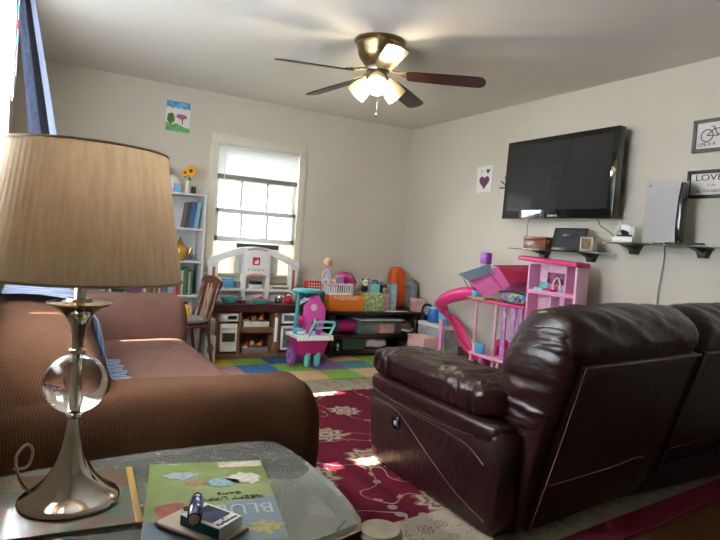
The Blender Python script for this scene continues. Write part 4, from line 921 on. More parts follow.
t = thing('pink_carton', 'pale pink patterned carton at the wall end of the shelf unit top', 'box', (3.65, 5.2, zt)); part('carton', box(new(), 3.60, 3.72, 5.10, 5.22, zt+.0005, .60, .003), mat('pink_print', (.65, .3, .3), .5, col2=(.7, .5, .45), vscale=40), t); part('lid', box(new(), 3.598, 3.722, 5.098, 5.222, .601, .622, .003), M['ppink'], t)
# ================================================================== TOY CART
ct = thing('toy_cart', 'magenta toy ice cream cart with teal posts and purple wheels on the foam mat', 'toy cart', (2.25, 4.85, .0245))
zf = .0245
def slope_tray(z0, z1, x0, x1, x2, x3, y0, y1):  # trapezoid tub
    bm = new(); a = [bm.verts.new(p) for p in ((x0, y0+.03, z0), (x1, y0+.03, z0), (x1, y1-.03, z0), (x0, y1-.03, z0))]; b_ = [bm.verts.new(p) for p in ((x2, y0, z1), (x3, y0, z1), (x3, y1, z1), (x2, y1, z1))]
    bm.faces.new(a[::-1]); bm.faces.new(b_)
    for i in range(4): bm.faces.new((a[i], a[(i+1) % 4], b_[(i+1) % 4], b_[i]))
    bmesh.ops.bevel(bm, geom=list(bm.edges), offset=.01, segments=2, affect='EDGES', profile=.5); return bm
part('tub', slope_tray(.125, .285, 2.14, 2.38, 2.11, 2.42, 4.74, 4.98), M['magenta'], ct)
n = 12; bm = new()
box(bm, 2.085, 2.445, 4.72, 5.0, .285, .315, .006)
for k in range(n): lathe(bm, [(0, -.003), (.016, -.003), (.016, .003), (0, .003)], (0, 0, 0), 12, M=Matrix.Translation((2.10+.33*k/(n-1), 4.718, .285)) @ Matrix.Rotation(PI/2, 4, 'X'))
part('scalloped_tray', bm, M['white'], ct)
for x in (2.225, 2.325): part('leg', lathe(new(), [(0, 0), (.018, 0), (.028, .012), (.030, .07), (.032, .125), (0, .125)], (x, 4.79, zf), 18), M['aqua'], ct)
for x in (2.075,):
    for yy in (4.80,):
        bm = new(); lathe(bm, [(.0, -.012), (.085, -.012), (.088, 0), (.085, .012), (0, .012)], (0, 0, 0), 32, M=Matrix.Translation((x+.02, 4.86, zf+.09)) @ Matrix.Rotation(math.radians(90), 4, 'Y') @ Matrix.Rotation(math.radians(0), 4, 'X'))
        w_ = part('wheel', bm, M['purple'], ct)
        bm = new()
        for a in range(6): sq(bm, (x+.004, 4.86+.05*math.cos(a*PI/3), zf+.09+.05*math.sin(a*PI/3)), (.004, .018, .018), nu=12, nv=6)
        part('hub_petal', bm, M['lilac'], w_)
part('handle_arch', tube(new(), spline([(2.20, 4.73, .30), (2.235, 4.73, .40), (2.27, 4.73, .435), (2.40, 4.73, .435), (2.45, 4.73, .42), (2.40, 4.73, .30)]), .012, 12), M['aqua'], ct)
part('handle_bar', tube(new(), [(2.24, 4.73, .385), (2.43, 4.73, .385)], .007), M['aqua'], ct)
part('post', tube(new(), [(2.15, 4.93, .31), (2.17, 4.93, .70)], .018, 12), M['teal'], ct)
part('canopy', sq(new(), (2.23, 4.90, .70), (.13, .10, .022), .6, .7, 32, 12), M['teal'], ct, 'teal canopy')
sv = part('ice_cream_dispenser', prism(new(), [(2.215, .31), (2.215, .56), (2.25, .60), (2.275, .62), (2.28, .665), (2.295, .68), (2.305, .655), (2.32, .68), (2.335, .66), (2.345, .615), (2.385, .58), (2.41, .53), (2.41, .45), (2.385, .31), (2.35, .31), (2.345, .46), (2.27, .46), (2.265, .31)], 4.84, 4.92, 1, bev=.012), mat('candy_pink', (.75, .10, .45), .35), ct, 'bright pink dispenser tower')
part('dial', lathe(new(), [(0, 0), (.032, 0), (.03, .008), (.016, .010), (.016, .004), (0, .004)], (0, 0, 0), 24, M=Matrix.Translation((2.285, 4.839, .555)) @ Matrix.Rotation(PI/2, 4, 'X')), M['offwhite'], sv)
part('nozzle', tube(new(), [(2.31, 4.86, .46), (2.31, 4.86, .41)], .014, 12), M['white'], sv)
# things carried by the cart
t = thing('toy_register', 'blue and white toy cash register on the cart tray', 'toy', (2.13, 4.84, .316)); part('body', box(new(), 2.095, 2.195, 4.77, 4.86, .316, .365, .008, M=rot(.0, 'Y')), M['lblue'], t); part('keypad', box(new(), 2.105, 2.18, 4.765, 4.771, .325, .355), M['white'], t)
t = thing('toy_scoop', 'magenta toy scoop and cone beside the cart dispenser', 'toy', (2.16, 4.88, .365))
part('cone', lathe(new(), [(0, 0), (.016, .02), (.034, .06), (0, .06)], (2.16, 4.82, .3665), 20), M['magenta'], t); part('scoop', sq(new(), (2.16, 4.82, .450), (.035, .035, .032), nu=20, nv=14), M['magenta'], t)
t = thing('toy_cup', 'small purple toy cup on the cart tray', 'toy cup', (2.31, 4.78, .316)); part('cup', lathe(new(), [(0, 0), (.02, 0), (.027, .05), (.023, .05), (.017, .005), (0, .005)], (2.31, 4.77, .3155), 20), M['purple'], t); part('ice', sq(new(), (2.31, 4.77, .37), (.024, .024, .02), nu=16, nv=10), M['offwhite'], t)
t = thing('red_carton', 'red carton with rows of white dots behind the toy cart', 'box', (2.485, 5.25, .483))
part('carton', box(new(), 2.395, 2.545, 5.26, 5.34, .665, .765, .003), M['red'], t)
bm = new()
for i in range(5):
    for j in range(3): lathe(bm, [(0, -.001), (.009, -.001), (.009, .001), (0, .001)], (0, 0, 0), 10, M=Matrix.Translation((2.415+i*.0275, 5.259, .685+j*.028)) @ Matrix.Rotation(PI/2, 4, 'X'))
o = part('white_dot', bm, M['paper'], t); o['kind'] = 'stuff'
t2 = thing('toy_crate', 'dark teal toy crate between the toy kitchen and the shelf unit', 'crate', (2.49, 5.3, 0))
part('body', box(new(), 2.40, 2.575, 5.23, 5.45, .001, .63, .008), mat('teal_dark', (.03, .12, .13), .6), t2); part('lid', box(new(), 2.395, 2.58, 5.225, 5.455, .631, .664, .005), mat('teal_mid', (.05, .22, .22), .6), t2)

# ================================================================== DOLLHOUSE
def sweep(bm, pts, prof, m=0):
    pts = [Vector(p) for p in pts]; rows = []; n = len(pts)
    for i, p in enumerate(pts):
        d = (pts[min(i+1, n-1)]-pts[max(i-1, 0)]).normalized(); s = d.cross(Vector((0, 0, 1)))
        if s.length < .2: s = rows and last or Vector((1, 0, 0))
        s.normalize(); last = s; up = s.cross(d)
        rows.append([bm.verts.new(p+s*a+up*b_) for a, b_ in prof])
    for a, b_ in zip(rows, rows[1:]):
        for k in range(len(prof)):
            j = (k+1) % len(prof); bm.faces.new((a[k], a[j], b_[j], b_[k]))
    bm.faces.new(rows[0][::-1]); bm.faces.new(rows[-1]); bmesh.ops.recalc_face_normals(bm, faces=list(bm.faces)); return bm
dh = thing('dollhouse', 'tall pink dollhouse with balcony, tower rooms and spiral slide against the bare wall', 'dollhouse', (3.58, 3.4, 0))
PK, LP, PP = M['pink'], M['lpink'], M['ppink']
X0_, X1_ = 3.42, 3.545
part('roof', box(new(), X0_-.03, X1_, 2.88, 3.46, 1.11, 1.145, .008, M=rot(math.radians(2.5), 'X', (3.5, 3.1, 1.12))), PK, dh)
for y in (2.89, 3.345): part('side_wall', box(new(), X0_, X1_, y, y+.018, .0125, 1.10, .003), LP if y > 3 else PP, dh)
part('side_wall', box(new(), X0_, X1_, 2.985, 3.0, .0125, 1.10, .003), LP, dh)
part('back_wall', box(new(), X1_-.012, X1_, 2.895, 3.36, .0125, 1.10), mat('doll_wallpaper', (.82, .55, .70), .5, var=.2, vscale=22), dh)
for z in (.30, .62, .872): part('room_floor', box(new(), X0_+.002, X1_-.012, 2.909, 3.344, z, z+.018, .002), PK, dh)
part('room_divider', box(new(), X0_+.02, X1_-.012, 3.13, 3.142, .64, .87), PP, dh)
part('parapet', box(new(), X0_, X0_+.012, 2.909, 3.344, .872, .905, .002), LP, dh)
# interior pictures, windows, furniture as parts of the moulded house
part('wall_poster', box(new(), X1_-.018, X1_-.012, 3.03, 3.26, .955, 1.045), mat('poster', (.03, .02, .08), .4, col2=(.5, .1, .2), vscale=18), dh, 'dark printed panel')
part('arched_frame', tube(new(), spline([(3.5, 3.17, .90), (3.5, 3.175, .96), (3.5, 3.14, 1.01), (3.5, 3.105, .96), (3.5, 3.11, .90)]), .007), M['trim'], dh)
part('dark_panel', box(new(), X1_-.03, X1_-.02, 2.98, 3.12, .66, .80), mat('panel_dark', (.05, .02, .09), .3, col2=(.5, .05, .3), vscale=12), dh)
def furn(y, z, w, h, q, nm, label):
    t = thing(nm, label, 'doll furniture', (3.50, y, z), group=None)
    part('seat', box(new(), 3.44, 3.50, y-w/2, y+w/2, z+.0005, z+h*.45, .004), M[q], t); part('back', box(new(), 3.50, 3.512, y-w/2, y+w/2, z+.0005, z+h, .004), M[q], t)
furn(3.27, .8905, .09, .075, 'aqua', 'doll_sofa', 'aqua doll sofa in the upper room next to the tower side')
furn(3.18, .8905, .07, .06, 'pink', 'doll_chair', 'hot pink doll chair in the middle of the upper room')
furn(3.03, .8905, .08, .075, 'aqua', 'doll_bed', 'aqua doll bed at the near side of the upper room')
furn(3.29, .6385, .06, .11, 'red', 'doll_wardrobe', 'red doll wardrobe in the room below')
furn(3.20, .6385, .06, .09, 'ppink', 'doll_cabinet', 'pale pink doll cabinet beside the red wardrobe')
furn(3.05, .6385, .10, .05, 'magenta', 'doll_couch', 'magenta doll couch before the dark panel')
# balcony
part('balcony_floor', box(new(), X0_-.01, 3.66, 3.365, 4.0, .735, .757, .005), PK, dh)
for y in (3.95, 3.70): part('column', tube(new(), [(X0_+.015, y, .755-.02), (X0_+.015, y, .0125)], .014, 12), PP, dh)
for k, y in enumerate((3.60, 3.50, 3.42)):
    bm = new(); box(bm, X0_+.01, X0_+.02, y-.022, y+.022, .31, .734)
    part('lattice_panel', bm, mat('lattice', (.72, .35, .66), .4, col2=(.35, .15, .5), vscale=30), dh)
part('lower_floor', prism(new(), [(X0_-.02, 3.97), (X0_-.06, 3.80), (X0_-.05, 3.6), (X0_, 3.365), (3.64, 3.365), (3.64, 4.0)], .275, .295, 2, bev=.004), LP, dh)
for y in (3.93, 3.80, 3.60): part('column', tube(new(), [(X0_-.03 if y != 3.6 else X0_-.02, y, .276), (X0_-.03, y, .0125)], .013, 12), PP, dh)
part('slide_column', tube(new(), [(3.46, 4.46, .50), (3.46, 4.46, .0)], .024, 14), LP, dh)
prof = [(.052*math.cos(a), .052*math.sin(a)) for a in [PI+i*PI/10 for i in range(11)]]+[(.044*math.cos(a), .044*math.sin(a)) for a in [2*PI-i*PI/10 for i in range(11)]]
path = spline([(3.46, 3.95, .82), (3.44, 4.08, .79), (3.42, 4.30, .73), (3.45, 4.46, .665), (3.53, 4.54, .60), (3.60, 4.50, .53), (3.58, 4.38, .47), (3.50, 4.22, .42), (3.44, 4.08, .36), (3.46, 3.95, .28), (3.52, 3.85, .22), (3.50, 3.82, .16), (3.42, 3.95, .10), (3.39, 4.08, .065)], 6)
part('slide', sweep(new(), path, prof), PK, dh, 'hot pink spiral slide')
part('slide_tube', tube(new(), spline([(3.46, 3.98, .80), (3.43, 4.15, .785), (3.43, 4.38, .71), (3.46, 4.50, .64)]), .056, 18), PK, dh, 'covered upper part of the slide')
part('slide_gate', box(new(), 3.40, 3.50, 3.93, 3.99, .758, .83, .008), M['lblue'], dh)
part('platform_edge', box(new(), 3.40, 3.52, 3.82, 4.06, .757, .775, .004), M['lime'], dh, 'lime green platform')
# toys on and around the house
t = thing('play_tent', 'tilted pink toy tent with dark red roof and grey-blue awning on the dollhouse balcony', 'toy tent', (3.55, 3.8, .776))
def quad(bm, pts, th, m=0):
    n0 = len(bm.faces); f = bm.faces.new([bm.verts.new(p) for p in pts]); r_ = bmesh.ops.solidify(bm, geom=[f], thickness=th); _mark(bm, n0, m); return bm
part('front_panel', quad(new(), [(3.42, 4.10, .93), (3.40, 3.83, .775), (3.42, 3.55, .91), (3.45, 3.74, 1.055)], .01), mat('tent_pink', (.85, .16, .50), .5), t)
part('roof', quad(new(), [(3.45, 3.82, 1.06), (3.45, 3.74, 1.05), (3.42, 3.55, .915), (3.60, 3.36, 1.0), (3.66, 3.58, 1.085)], .01), mat('tent_red', (.55, .02, .10), .5), t, 'dark red roof')
part('rear_panel', quad(new(), [(3.66, 3.98, .93), (3.66, 3.75, .78), (3.64, 3.50, .90), (3.68, 3.68, 1.05)], .01), M['lpink'], t)
part('awning', quad(new(), [(3.36, 4.15, .955), (3.36, 3.99, .905), (3.42, 3.75, .995), (3.48, 3.88, 1.07)], .006), mat('awning', (.25, .35, .42), .5), t, 'grey-blue awning')
for a, b_ in (((3.37, 4.08, .92), (3.42, 4.0, .777)), ((3.37, 4.0, .905), (3.42, 3.93, .777)), ((3.40, 3.80, 1.0), (3.40, 3.62, .88))): part('pole', tube(new(), [a, b_], .004), M['magenta'], t)
t = thing('purple_can', 'small purple toy can with ears perched on top of the tent roof', 'toy', (3.45, 3.85, 1.065)); part('can', box(new(), 3.42, 3.48, 3.85, 3.94, 1.065, 1.165, .008), M['purple'], t)
for s in (3.87, 3.92): part('loop', tube(new(), [(3.45, s+.014*math.cos(a*PI/6), 1.175+.014*math.sin(a*PI/6)) for a in range(12)], .0025, 6, closed=True), M['lilac'], t)
bits, tb_, bb_ = nt('mixed_bits'); tcb = nd(tb_, 'ShaderNodeTexCoord'); vb = nd(tb_, 'ShaderNodeTexVoronoi'); vb.inputs['Scale'].default_value = 42; hb = nd(tb_, 'ShaderNodeHueSaturation'); hb.inputs['Saturation'].default_value = 1.1; hb.inputs['Value'].default_value = .55
tb_.links.new(tcb.outputs['Object'], vb.inputs['Vector']); tb_.links.new(vb.outputs['Color'], hb.inputs['Color']); tb_.links.new(hb.outputs[0], bb_.inputs['Base Color']); bb_.inputs['Roughness'].default_value = .3
t = thing('toy_pouch', 'clear zip pouch of mixed colourful doll bits on the dollhouse balcony', 'pouch', (3.48, 3.55, .758))
part('pouch', sq(new(), (3.50, 3.555, .81), (.05, .17, .05), .6, .6, 36, 20, disp=lambda p: .006*noise.noise(p*20)), bits, t); part('zip', tube(new(), [(3.455, 3.39, .845), (3.45, 3.55, .862), (3.455, 3.71, .845)], .005), M['black'], t)
cups = thing('toy_cup', 'sky blue round toy tub on the lower dollhouse floor', 'toy cup', (3.42, 3.80, .296)); part('tub', lathe(new(), [(0, 0), (.035, 0), (.045, .02), (.045, .07), (.038, .075), (.036, .02), (0, .01)], (3.41, 3.84, .2955), 24), M['lblue'], cups); part('rim', lathe(new(), [(.045, .07), (.050, .072), (.050, .08), (.040, .08), (.040, .075)], (3.41, 3.84, .2955), 24), M['aqua'], cups)
t = thing('pink_arch', 'hot pink toy arch beside the sky blue tub', 'toy', (3.5, 3.70, .296)); part('arch', prism(new(), [(3.62, .2955), (3.62, .35)]+arc(3.70, .36, .08, 180, 0, 12)[0:]+[(3.78, .2955), (3.74, .2955)]+arc(3.70, .35, .04, 0, 180, 8)+[(3.66, .2955)], 3.50, 3.56, 0, bev=.004), PK, t); part('base', box(new(), 3.49, 3.57, 3.625, 3.655, .296, .30), PP, t)
t = thing('doll_swing', 'yellow and lime doll swing chair on the floor beneath the slide', 'toy', (3.36, 4.25, 0))
part('seat', box(new(), 3.33, 3.42, 4.20, 4.30, .13, .15, .006), M['lime'], t); part('back', box(new(), 3.33, 3.345, 4.20, 4.30, .15, .24, .006, M=rot(-.25, 'Y', (3.34, 4.2, .15))), M['yellow'], t)
for y in (4.205, 4.295):
    part('side_frame', tube(new(), spline([(3.32, y, .002), (3.37, y, .14), (3.38, y, .27), (3.39, y, .14), (3.44, y, .002)]), .006), M['lime'], t)
t = thing('brown_basket', 'small reddish brown wicker doll basket beside the yellow swing', 'basket', (3.45, 4.12, 0)); part('basket', lathe(new(), [(0, 0), (.05, 0), (.07, .20), (.062, .20), (.045, .01), (0, .01)], (3.47, 4.14, .002), 24), mat('wicker', (.25, .07, .05), .7, var=.5, vscale=80), t); part('handle', tube(new(), [(3.47, 4.14+.065*math.cos(a*PI/10), .20+.07*math.sin(a*PI/10)) for a in range(11)], .006), mat('wicker2', (.2, .05, .04), .7), t)
t = thing('black_case', 'black toy case on the floor behind the slide', 'case', (3.58, 4.08, 0)); part('case', box(new(), 3.54, 3.66, 3.97, 4.30, .001, .27, .012), M['black'], t); part('handle', tube(new(), spline([(3.60, 4.08, .268), (3.60, 4.09, .30), (3.60, 4.18, .30), (3.60, 4.19, .268)]), .006), M['black'], t)
t = thing('tan_tray', 'flat tan cardboard tray on the floor in front of the wall corner', 'tray', (3.4, 4.66, 0)); part('tray', box(new(), 3.22, 3.58, 4.495, 4.99, .09, .115, .004), M['tan'], t); part('base', box(new(), 3.26, 3.53, 4.52, 4.95, .001, .09), mat('card_base', (.35, .22, .13), .7), t)
t = thing('pink_box', 'pale pink plastic storage box with peach lid on the tan tray', 'box', (3.42, 4.62, .116)); part('body', slope_tray(.116, .29, 3.31, 3.52, 3.325, 3.505, 4.53, 4.82), mat('box_pink', (.72, .42, .42), .5), t); part('lid', box(new(), 3.32, 3.51, 4.525, 4.825, .285, .305, .008), mat('box_peach', (.72, .5, .36), .5), t)
t = thing('toy_drum', 'round blue toy drum beside the shelf unit end', 'toy', (3.62, 4.80, .44)); 
st = thing('toy_stack', 'stack of white and grey game boxes against the wall by the corner', 'box', (3.62, 4.72, 0)); part('box', box(new(), 3.54, 3.72, 4.50, 4.95, .13, .385, .004), mat('stack_grey', (.42, .42, .44), .6, var=.3, vscale=20), st); part('lid', box(new(), 3.535, 3.725, 4.495, 4.955, .386, .42, .004), M['offwhite'], st); part('plinth', box(new(), 3.60, 3.72, 4.5, 4.95, .001, .13), M['grey'], st)
part('drum', lathe(new(), [(0, 0), (.06, 0), (.065, .01), (.065, .13), (.06, .14), (0, .14)], (3.62, 4.80, .421), 28), M['blue'], t); part('lid', lathe(new(), [(0, .155), (.06, .152), (.068, .14), (0, .14)], (3.62, 4.80, .421), 28), M['lblue'], t)
t = thing('blue_jar', 'bright blue lidded jar against the wall behind the slide', 'jar', (3.64, 4.67, .421)); part('jar', lathe(new(), [(0, 0), (.05, 0), (.055, .02), (.055, .13), (.04, .15), (0, .15)], (3.64, 4.67, .421), 24), M['lblue'], t); part('lid', lathe(new(), [(0, .175), (.04, .172), (.045, .15), (0, .15)], (3.64, 4.67, .421), 24), M['blue'], t)
t = thing('toy_ring', 'round dark blue toy ring standing upright on the boxes next to the shelf unit', 'toy', (3.62, 4.925, .42)); part('ring', tube(new(), [(3.62+.06*math.cos(a*PI/12), 4.925, .528+.06*math.sin(a*PI/12)) for a in range(24)], .012, 10, closed=True), M['navy'], t); part('foot', box(new(), 3.59, 3.65, 4.90, 4.95, .421, .466, .006), M['navy'], t)
t = thing('blue_toy_car', 'small dark blue toy vehicle on the floor under the dollhouse', 'toy car', (3.40, 3.70, 0)); part('body', sq(new(), (3.42, 3.70, .06), (.06, .10, .035), .7, .7, 28, 14), M['blue'], t)
for y in (3.64, 3.76):
    for x in (3.37, 3.47): part('wheel', lathe(new(), [(0, -.012), (.026, -.012), (.026, .012), (0, .012)], (0, 0, 0), 18, M=Matrix.Translation((x, y, .027)) @ Matrix.Rotation(PI/2, 4, 'Y')), M['black'], t)
# ================================================================== SLIPCOVERED SOFA
def waffle(name, c1, c2, k=820):
    m, t, b = nt(name); L = t.links.new
    tc = nd(t, 'ShaderNodeTexCoord'); sp = nd(t, 'ShaderNodeSeparateXYZ'); L(tc.outputs['Object'], sp.inputs[0])
    def ma(op, a, b_=None):
        n = nd(t, 'ShaderNodeMath', operation=op)
        for i, q in enumerate((a, b_)):
            if q is None: continue
            if isinstance(q, (int, float)): n.inputs[i].default_value = q
            else: L(q, n.inputs[i])
        return n.outputs[0]
    s1 = ma('SINE', ma('MULTIPLY', ma('ADD', sp.outputs[0], ma('MULTIPLY', sp.outputs[1], .35)), k)); s2 = ma('SINE', ma('MULTIPLY', ma('ADD', ma('MULTIPLY', sp.outputs[1], .8), sp.outputs[2]), k))
    h = ma('MAXIMUM', s1, s2); f = ma('MULTIPLY_ADD', h, .5); 
    n = nd(t, 'ShaderNodeMath', operation='MULTIPLY_ADD'); L(h, n.inputs[0]); n.inputs[1].default_value = .5; n.inputs[2].default_value = .5
    nz = nd(t, 'ShaderNodeTexNoise'); nz.inputs['Scale'].default_value = 7; nz.inputs['Detail'].default_value = 4; L(tc.outputs['Object'], nz.inputs['Vector'])
    mx = nd(t, 'ShaderNodeMix', data_type='RGBA'); mx.inputs[6].default_value = (*c2, 1); mx.inputs[7].default_value = (*c1, 1); L(n.outputs[0], mx.inputs[0])
    m2 = nd(t, 'ShaderNodeMix', data_type='RGBA', blend_type='MULTIPLY'); m2.inputs[0].default_value = .35; L(mx.outputs[2], m2.inputs[6]); L(nz.outputs['Fac'], m2.inputs[7])
    L(m2.outputs[2], b.inputs['Base Color']); b.inputs['Roughness'].default_value = .95; b.inputs['Specular IOR Level'].default_value = .12
    bp = nd(t, 'ShaderNodeBump'); bp.inputs['Strength'].default_value = .6; bp.inputs['Distance'].default_value = .003; L(n.outputs[0], bp.inputs['Height']); L(bp.outputs[0], b.inputs['Normal'])
    return m
WF = waffle('slipcover_shaded', (.13, .056, .028), (.022, .008, .004))  # shaded copy of the one slipcover fabric; shade is in its colour
SC = waffle('slipcover_lit', (.235, .125, .095), (.14, .07, .052), 900)  # same fabric with light put into its colour, for seat and far arm
sf = thing('sofa', 'brown waffle-slipcovered sofa with rolled arms under the side window', 'sofa', (.45, 3.05, 0))
def arm(yc, zt, xe, hw, mt):
    bm = new()
    def fn(u, v):
        a = u*2*PI
        cx_, sx_ = math.cos(a), math.sin(a)
        e = .52
        yy = math.copysign(abs(cx_)**e, cx_); zz = math.copysign(abs(sx_)**(.62 if sx_ > 0 else .3), sx_)
        # along the arm, v 0..1, closing at the front
        if v < .8: x = -.13+(xe-.10+.13)*v/.8; s = 1
        else:
            q = (v-.8)/.2; x = xe-.10+.10*math.sin(q*PI/2); s = max(.0, math.cos(q*PI/2))**.55
        zc = zt*.5; hz = zt*.5-.01
        z = zc+hz*zz*(s if True else 1)
        w = hw*(1+.10*max(0, (z/zt-.55))*2)*yy*s
        x -= .16*max(0, .62-z/zt)**1.3*min(1, max(0, v-.5)*2)
        x += .004*noise.noise(Vector((yy*3, z*9, v*5)))
        return Vector((x, yc+w+.008*noise.noise(Vector((x*6, z*6, yc))), z+.006*noise.noise(Vector((x*5, yy*2, 3.1)))))
    grid(bm, fn, 72, 60, closed_u=True)
    bmesh.ops.remove_doubles(bm, verts=bm.verts, dist=1e-4); bmesh.ops.holes_fill(bm, edges=[e for e in bm.edges if e.is_boundary])
    return part('arm', bm, mt, sf, ang=180, recalc=True)
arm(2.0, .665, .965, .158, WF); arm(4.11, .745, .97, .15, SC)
# back
bm = new()
sq(bm, (.075, 3.03, .43), (.205, 1.16, .375), .45, .22, 96, 48, disp=lambda p: .012*noise.noise(Vector((p.x*4, p.y*2.5, p.z*4))))
for v in bm.verts: v.co.x -= .10*max(0, v.co.z-.42)
for v in bm.verts: v.co.x = max(v.co.x, -.138)
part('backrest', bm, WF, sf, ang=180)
def folds(p): return .010*noise.noise(Vector((p.x*3, p.y*5, 0)))+.010*max(0, ridge(p, 2.5, 13, 1, 5))*(1 if p.z > 0 else 0)
bm = new(); sq(bm, (.52, 3.05, .29), (.41, .95, .17), .22, .14, 120, 40, disp=folds)
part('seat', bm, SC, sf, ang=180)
part('base', box(new(), .02, .86, 2.12, 4.0, .03, .14, .02), WF, sf)
for x in (.08, .88):
    for y in (1.93, 4.15): part('foot', lathe(new(), [(0, 0), (.02, 0), (.028, .03), (0, .03)], (x, y, .0125), 16), M['black'], sf)
# blue striped throw over the sofa back
m, t_, b = nt('striped_throw'); tc = nd(t_, 'ShaderNodeTexCoord'); wv = nd(t_, 'ShaderNodeTexWave', bands_direction='Y'); wv.inputs['Scale'].default_value = 9; wv.inputs['Distortion'].default_value = .5
rr = nd(t_, 'ShaderNodeValToRGB'); rr.color_ramp.elements[0].color = (.18, .26, .42, 1); rr.color_ramp.elements[1].color = (.52, .56, .68, 1)
t_.links.new(tc.outputs['Object'], wv.inputs['Vector']); t_.links.new(wv.outputs['Fac'], rr.inputs[0]); t_.links.new(rr.outputs[0], b.inputs['Base Color']); b.inputs['Roughness'].default_value = .95
prof_ = spline([(-.10, 0, .835), (-.02, 0, .842), (.08, 0, .84), (.20, 0, .815), (.275, 0, .74), (.305, 0, .62), (.325, 0, .52), (.36, 0, .485), (.42, 0, .482)], 6)
bm = new()
def th(u, v):
    p = prof_[min(int(v*(len(prof_)-1)), len(prof_)-1)]
    return Vector((p.x+.007*math.sin(u*9*PI), 2.98-.34*v+.55*u, p.z+.004*math.sin(u*9*PI)))
grid(bm, th, 40, len(prof_)-1); bmesh.ops.solidify(bm, geom=list(bm.faces), thickness=.004)
solo('throw_blanket', bm, m, 'pale blue striped throw draped over the back of the slipcovered sofa', 'blanket', ang=180)

# ================================================================== LEATHER RECLINER
lm, t_, b = nt('maroon_leather'); L = t_.links.new
tc = nd(t_, 'ShaderNodeTexCoord'); n1 = nd(t_, 'ShaderNodeTexNoise'); n1.inputs['Scale'].default_value = 5; n1.inputs['Detail'].default_value = 5; L(tc.outputs['Object'], n1.inputs['Vector'])
rr = nd(t_, 'ShaderNodeValToRGB'); rr.color_ramp.elements[0].position = .35; rr.color_ramp.elements[1].position = .7; rr.color_ramp.elements[0].color = (.016, .0045, .0045, 1); rr.color_ramp.elements[1].color = (.027, .0075, .0075, 1)
L(n1.outputs['Fac'], rr.inputs[0]); L(rr.outputs[0], b.inputs['Base Color']); b.inputs['Roughness'].default_value = .33; b.inputs['Specular IOR Level'].default_value = .4; b.inputs['Coat Weight'].default_value = .15; b.inputs['Coat Roughness'].default_value = .2
v1 = nd(t_, 'ShaderNodeTexVoronoi', feature='DISTANCE_TO_EDGE'); v1.inputs['Scale'].default_value = 170; L(tc.outputs['Object'], v1.inputs['Vector'])
n2 = nd(t_, 'ShaderNodeTexNoise'); n2.inputs['Scale'].default_value = 22; n2.inputs['Detail'].default_value = 5; L(tc.outputs['Object'], n2.inputs['Vector'])
b1 = nd(t_, 'ShaderNodeBump'); b1.inputs['Strength'].default_value = .12; b1.inputs['Distance'].default_value = .002; L(v1.outputs['Distance'], b1.inputs['Height'])
b2 = nd(t_, 'ShaderNodeBump'); b2.inputs['Strength'].default_value = .22; b2.inputs['Distance'].default_value = .02; L(n2.outputs['Fac'], b2.inputs['Height']); L(b1.outputs[0], b2.inputs['Normal']); L(b2.outputs[0], b.inputs['Normal'])
LE = lm; STI = mat('pale_stitching', (.16, .09, .07), .6); PIP = mat('leather_piping', (.045, .014, .013), .3, coat=.3)
rc = thing('reclining_sofa', 'dark burgundy leather reclining sofa with creased padded arm, seen from behind', 'sofa', (2.6, 2.1, 0))
ZF = .012
# arm body
prof = [(1.70, ZF+.02), (1.66, .10), (1.66, .30), (1.67, .44), (1.74, .475), (2.0, .485), (2.60, .485), (2.655, .46), (2.665, .36), (2.65, .12), (2.62, ZF+.02)]
def armbody(x0, x1, nm='arm_panel'):
    bm = new()
    sm = [(p.x, p.y) for p in [Vector((a, b_, 0)) for a, b_ in prof]]
    prism(bm, sm, x0, x1, 0, bev=.035, seg=5)
    return part(nm, bm, LE, rc, ang=60)
armbody(1.625, 1.86)
def crease(p):   # gathers that run across the pad
    e = min(1, max(0, (abs(p.y)/.46)))
    return .010*max(-.5, ridge((p[0]+.25*p[1], p[1], p[2]), 6, 24, 6, 2))*(.35+.65*e)+.006*ridge(p, 12, 20, 12, 9)-.004
bm = new(); sq(bm, (1.755, 2.215, .545), (.155, .475, .085), .62, .40, 220, 72, disp=crease)
for v in bm.verts: v.co.z += .03*math.cos((v.co.y-2.2)*2.2)-.012
part('arm_pad', bm, LE, rc, 'creased padded top', ang=180)
bm = new(); sq(bm, (1.745, 2.185, .44), (.142, .495, .05), .45, .30, 96, 24, disp=lambda p: .004*ridge(p, 5, 9, 3, 4))
part('arm_band', bm, LE, rc, ang=180)
X_ = 1.617
def seam(pts, r=.0017, m_=None, nm='stitching'): return part(nm, tube(new(), spline(pts, 8), r, 6), m_ or STI, rc)
seam([(1.603, 2.66, .425), (1.598, 2.45, .40), (1.598, 2.1, .395), (1.60, 1.80, .415)])
seam([(X_+.004, 2.62, .36), (X_, 2.40, .365), (X_, 2.15, .37), (X_, 1.88, .36), (X_+.003, 1.75, .31)], .0032, PIP, 'piping')
seam([(X_, 2.60, .355), (X_, 2.38, .345), (X_, 2.15, .24), (X_, 1.92, .14), (X_, 1.72, .09)])
bt = part('recline_button', lathe(new(), [(0, 0), (.036, 0), (.038, .006), (.030, .010), (.024, .007), (0, .007)], (0, 0, 0), 32, M=Matrix.Translation((1.625, 2.395, .285)) @ Matrix.Rotation(-PI/2, 4, 'Y')), M['blackgloss'], rc)
part('button_key', box(new(), 1.6155, 1.620, 2.383, 2.407, .272, .298, .002), mat('key_grey', (.3, .3, .3), .4, .4), bt)
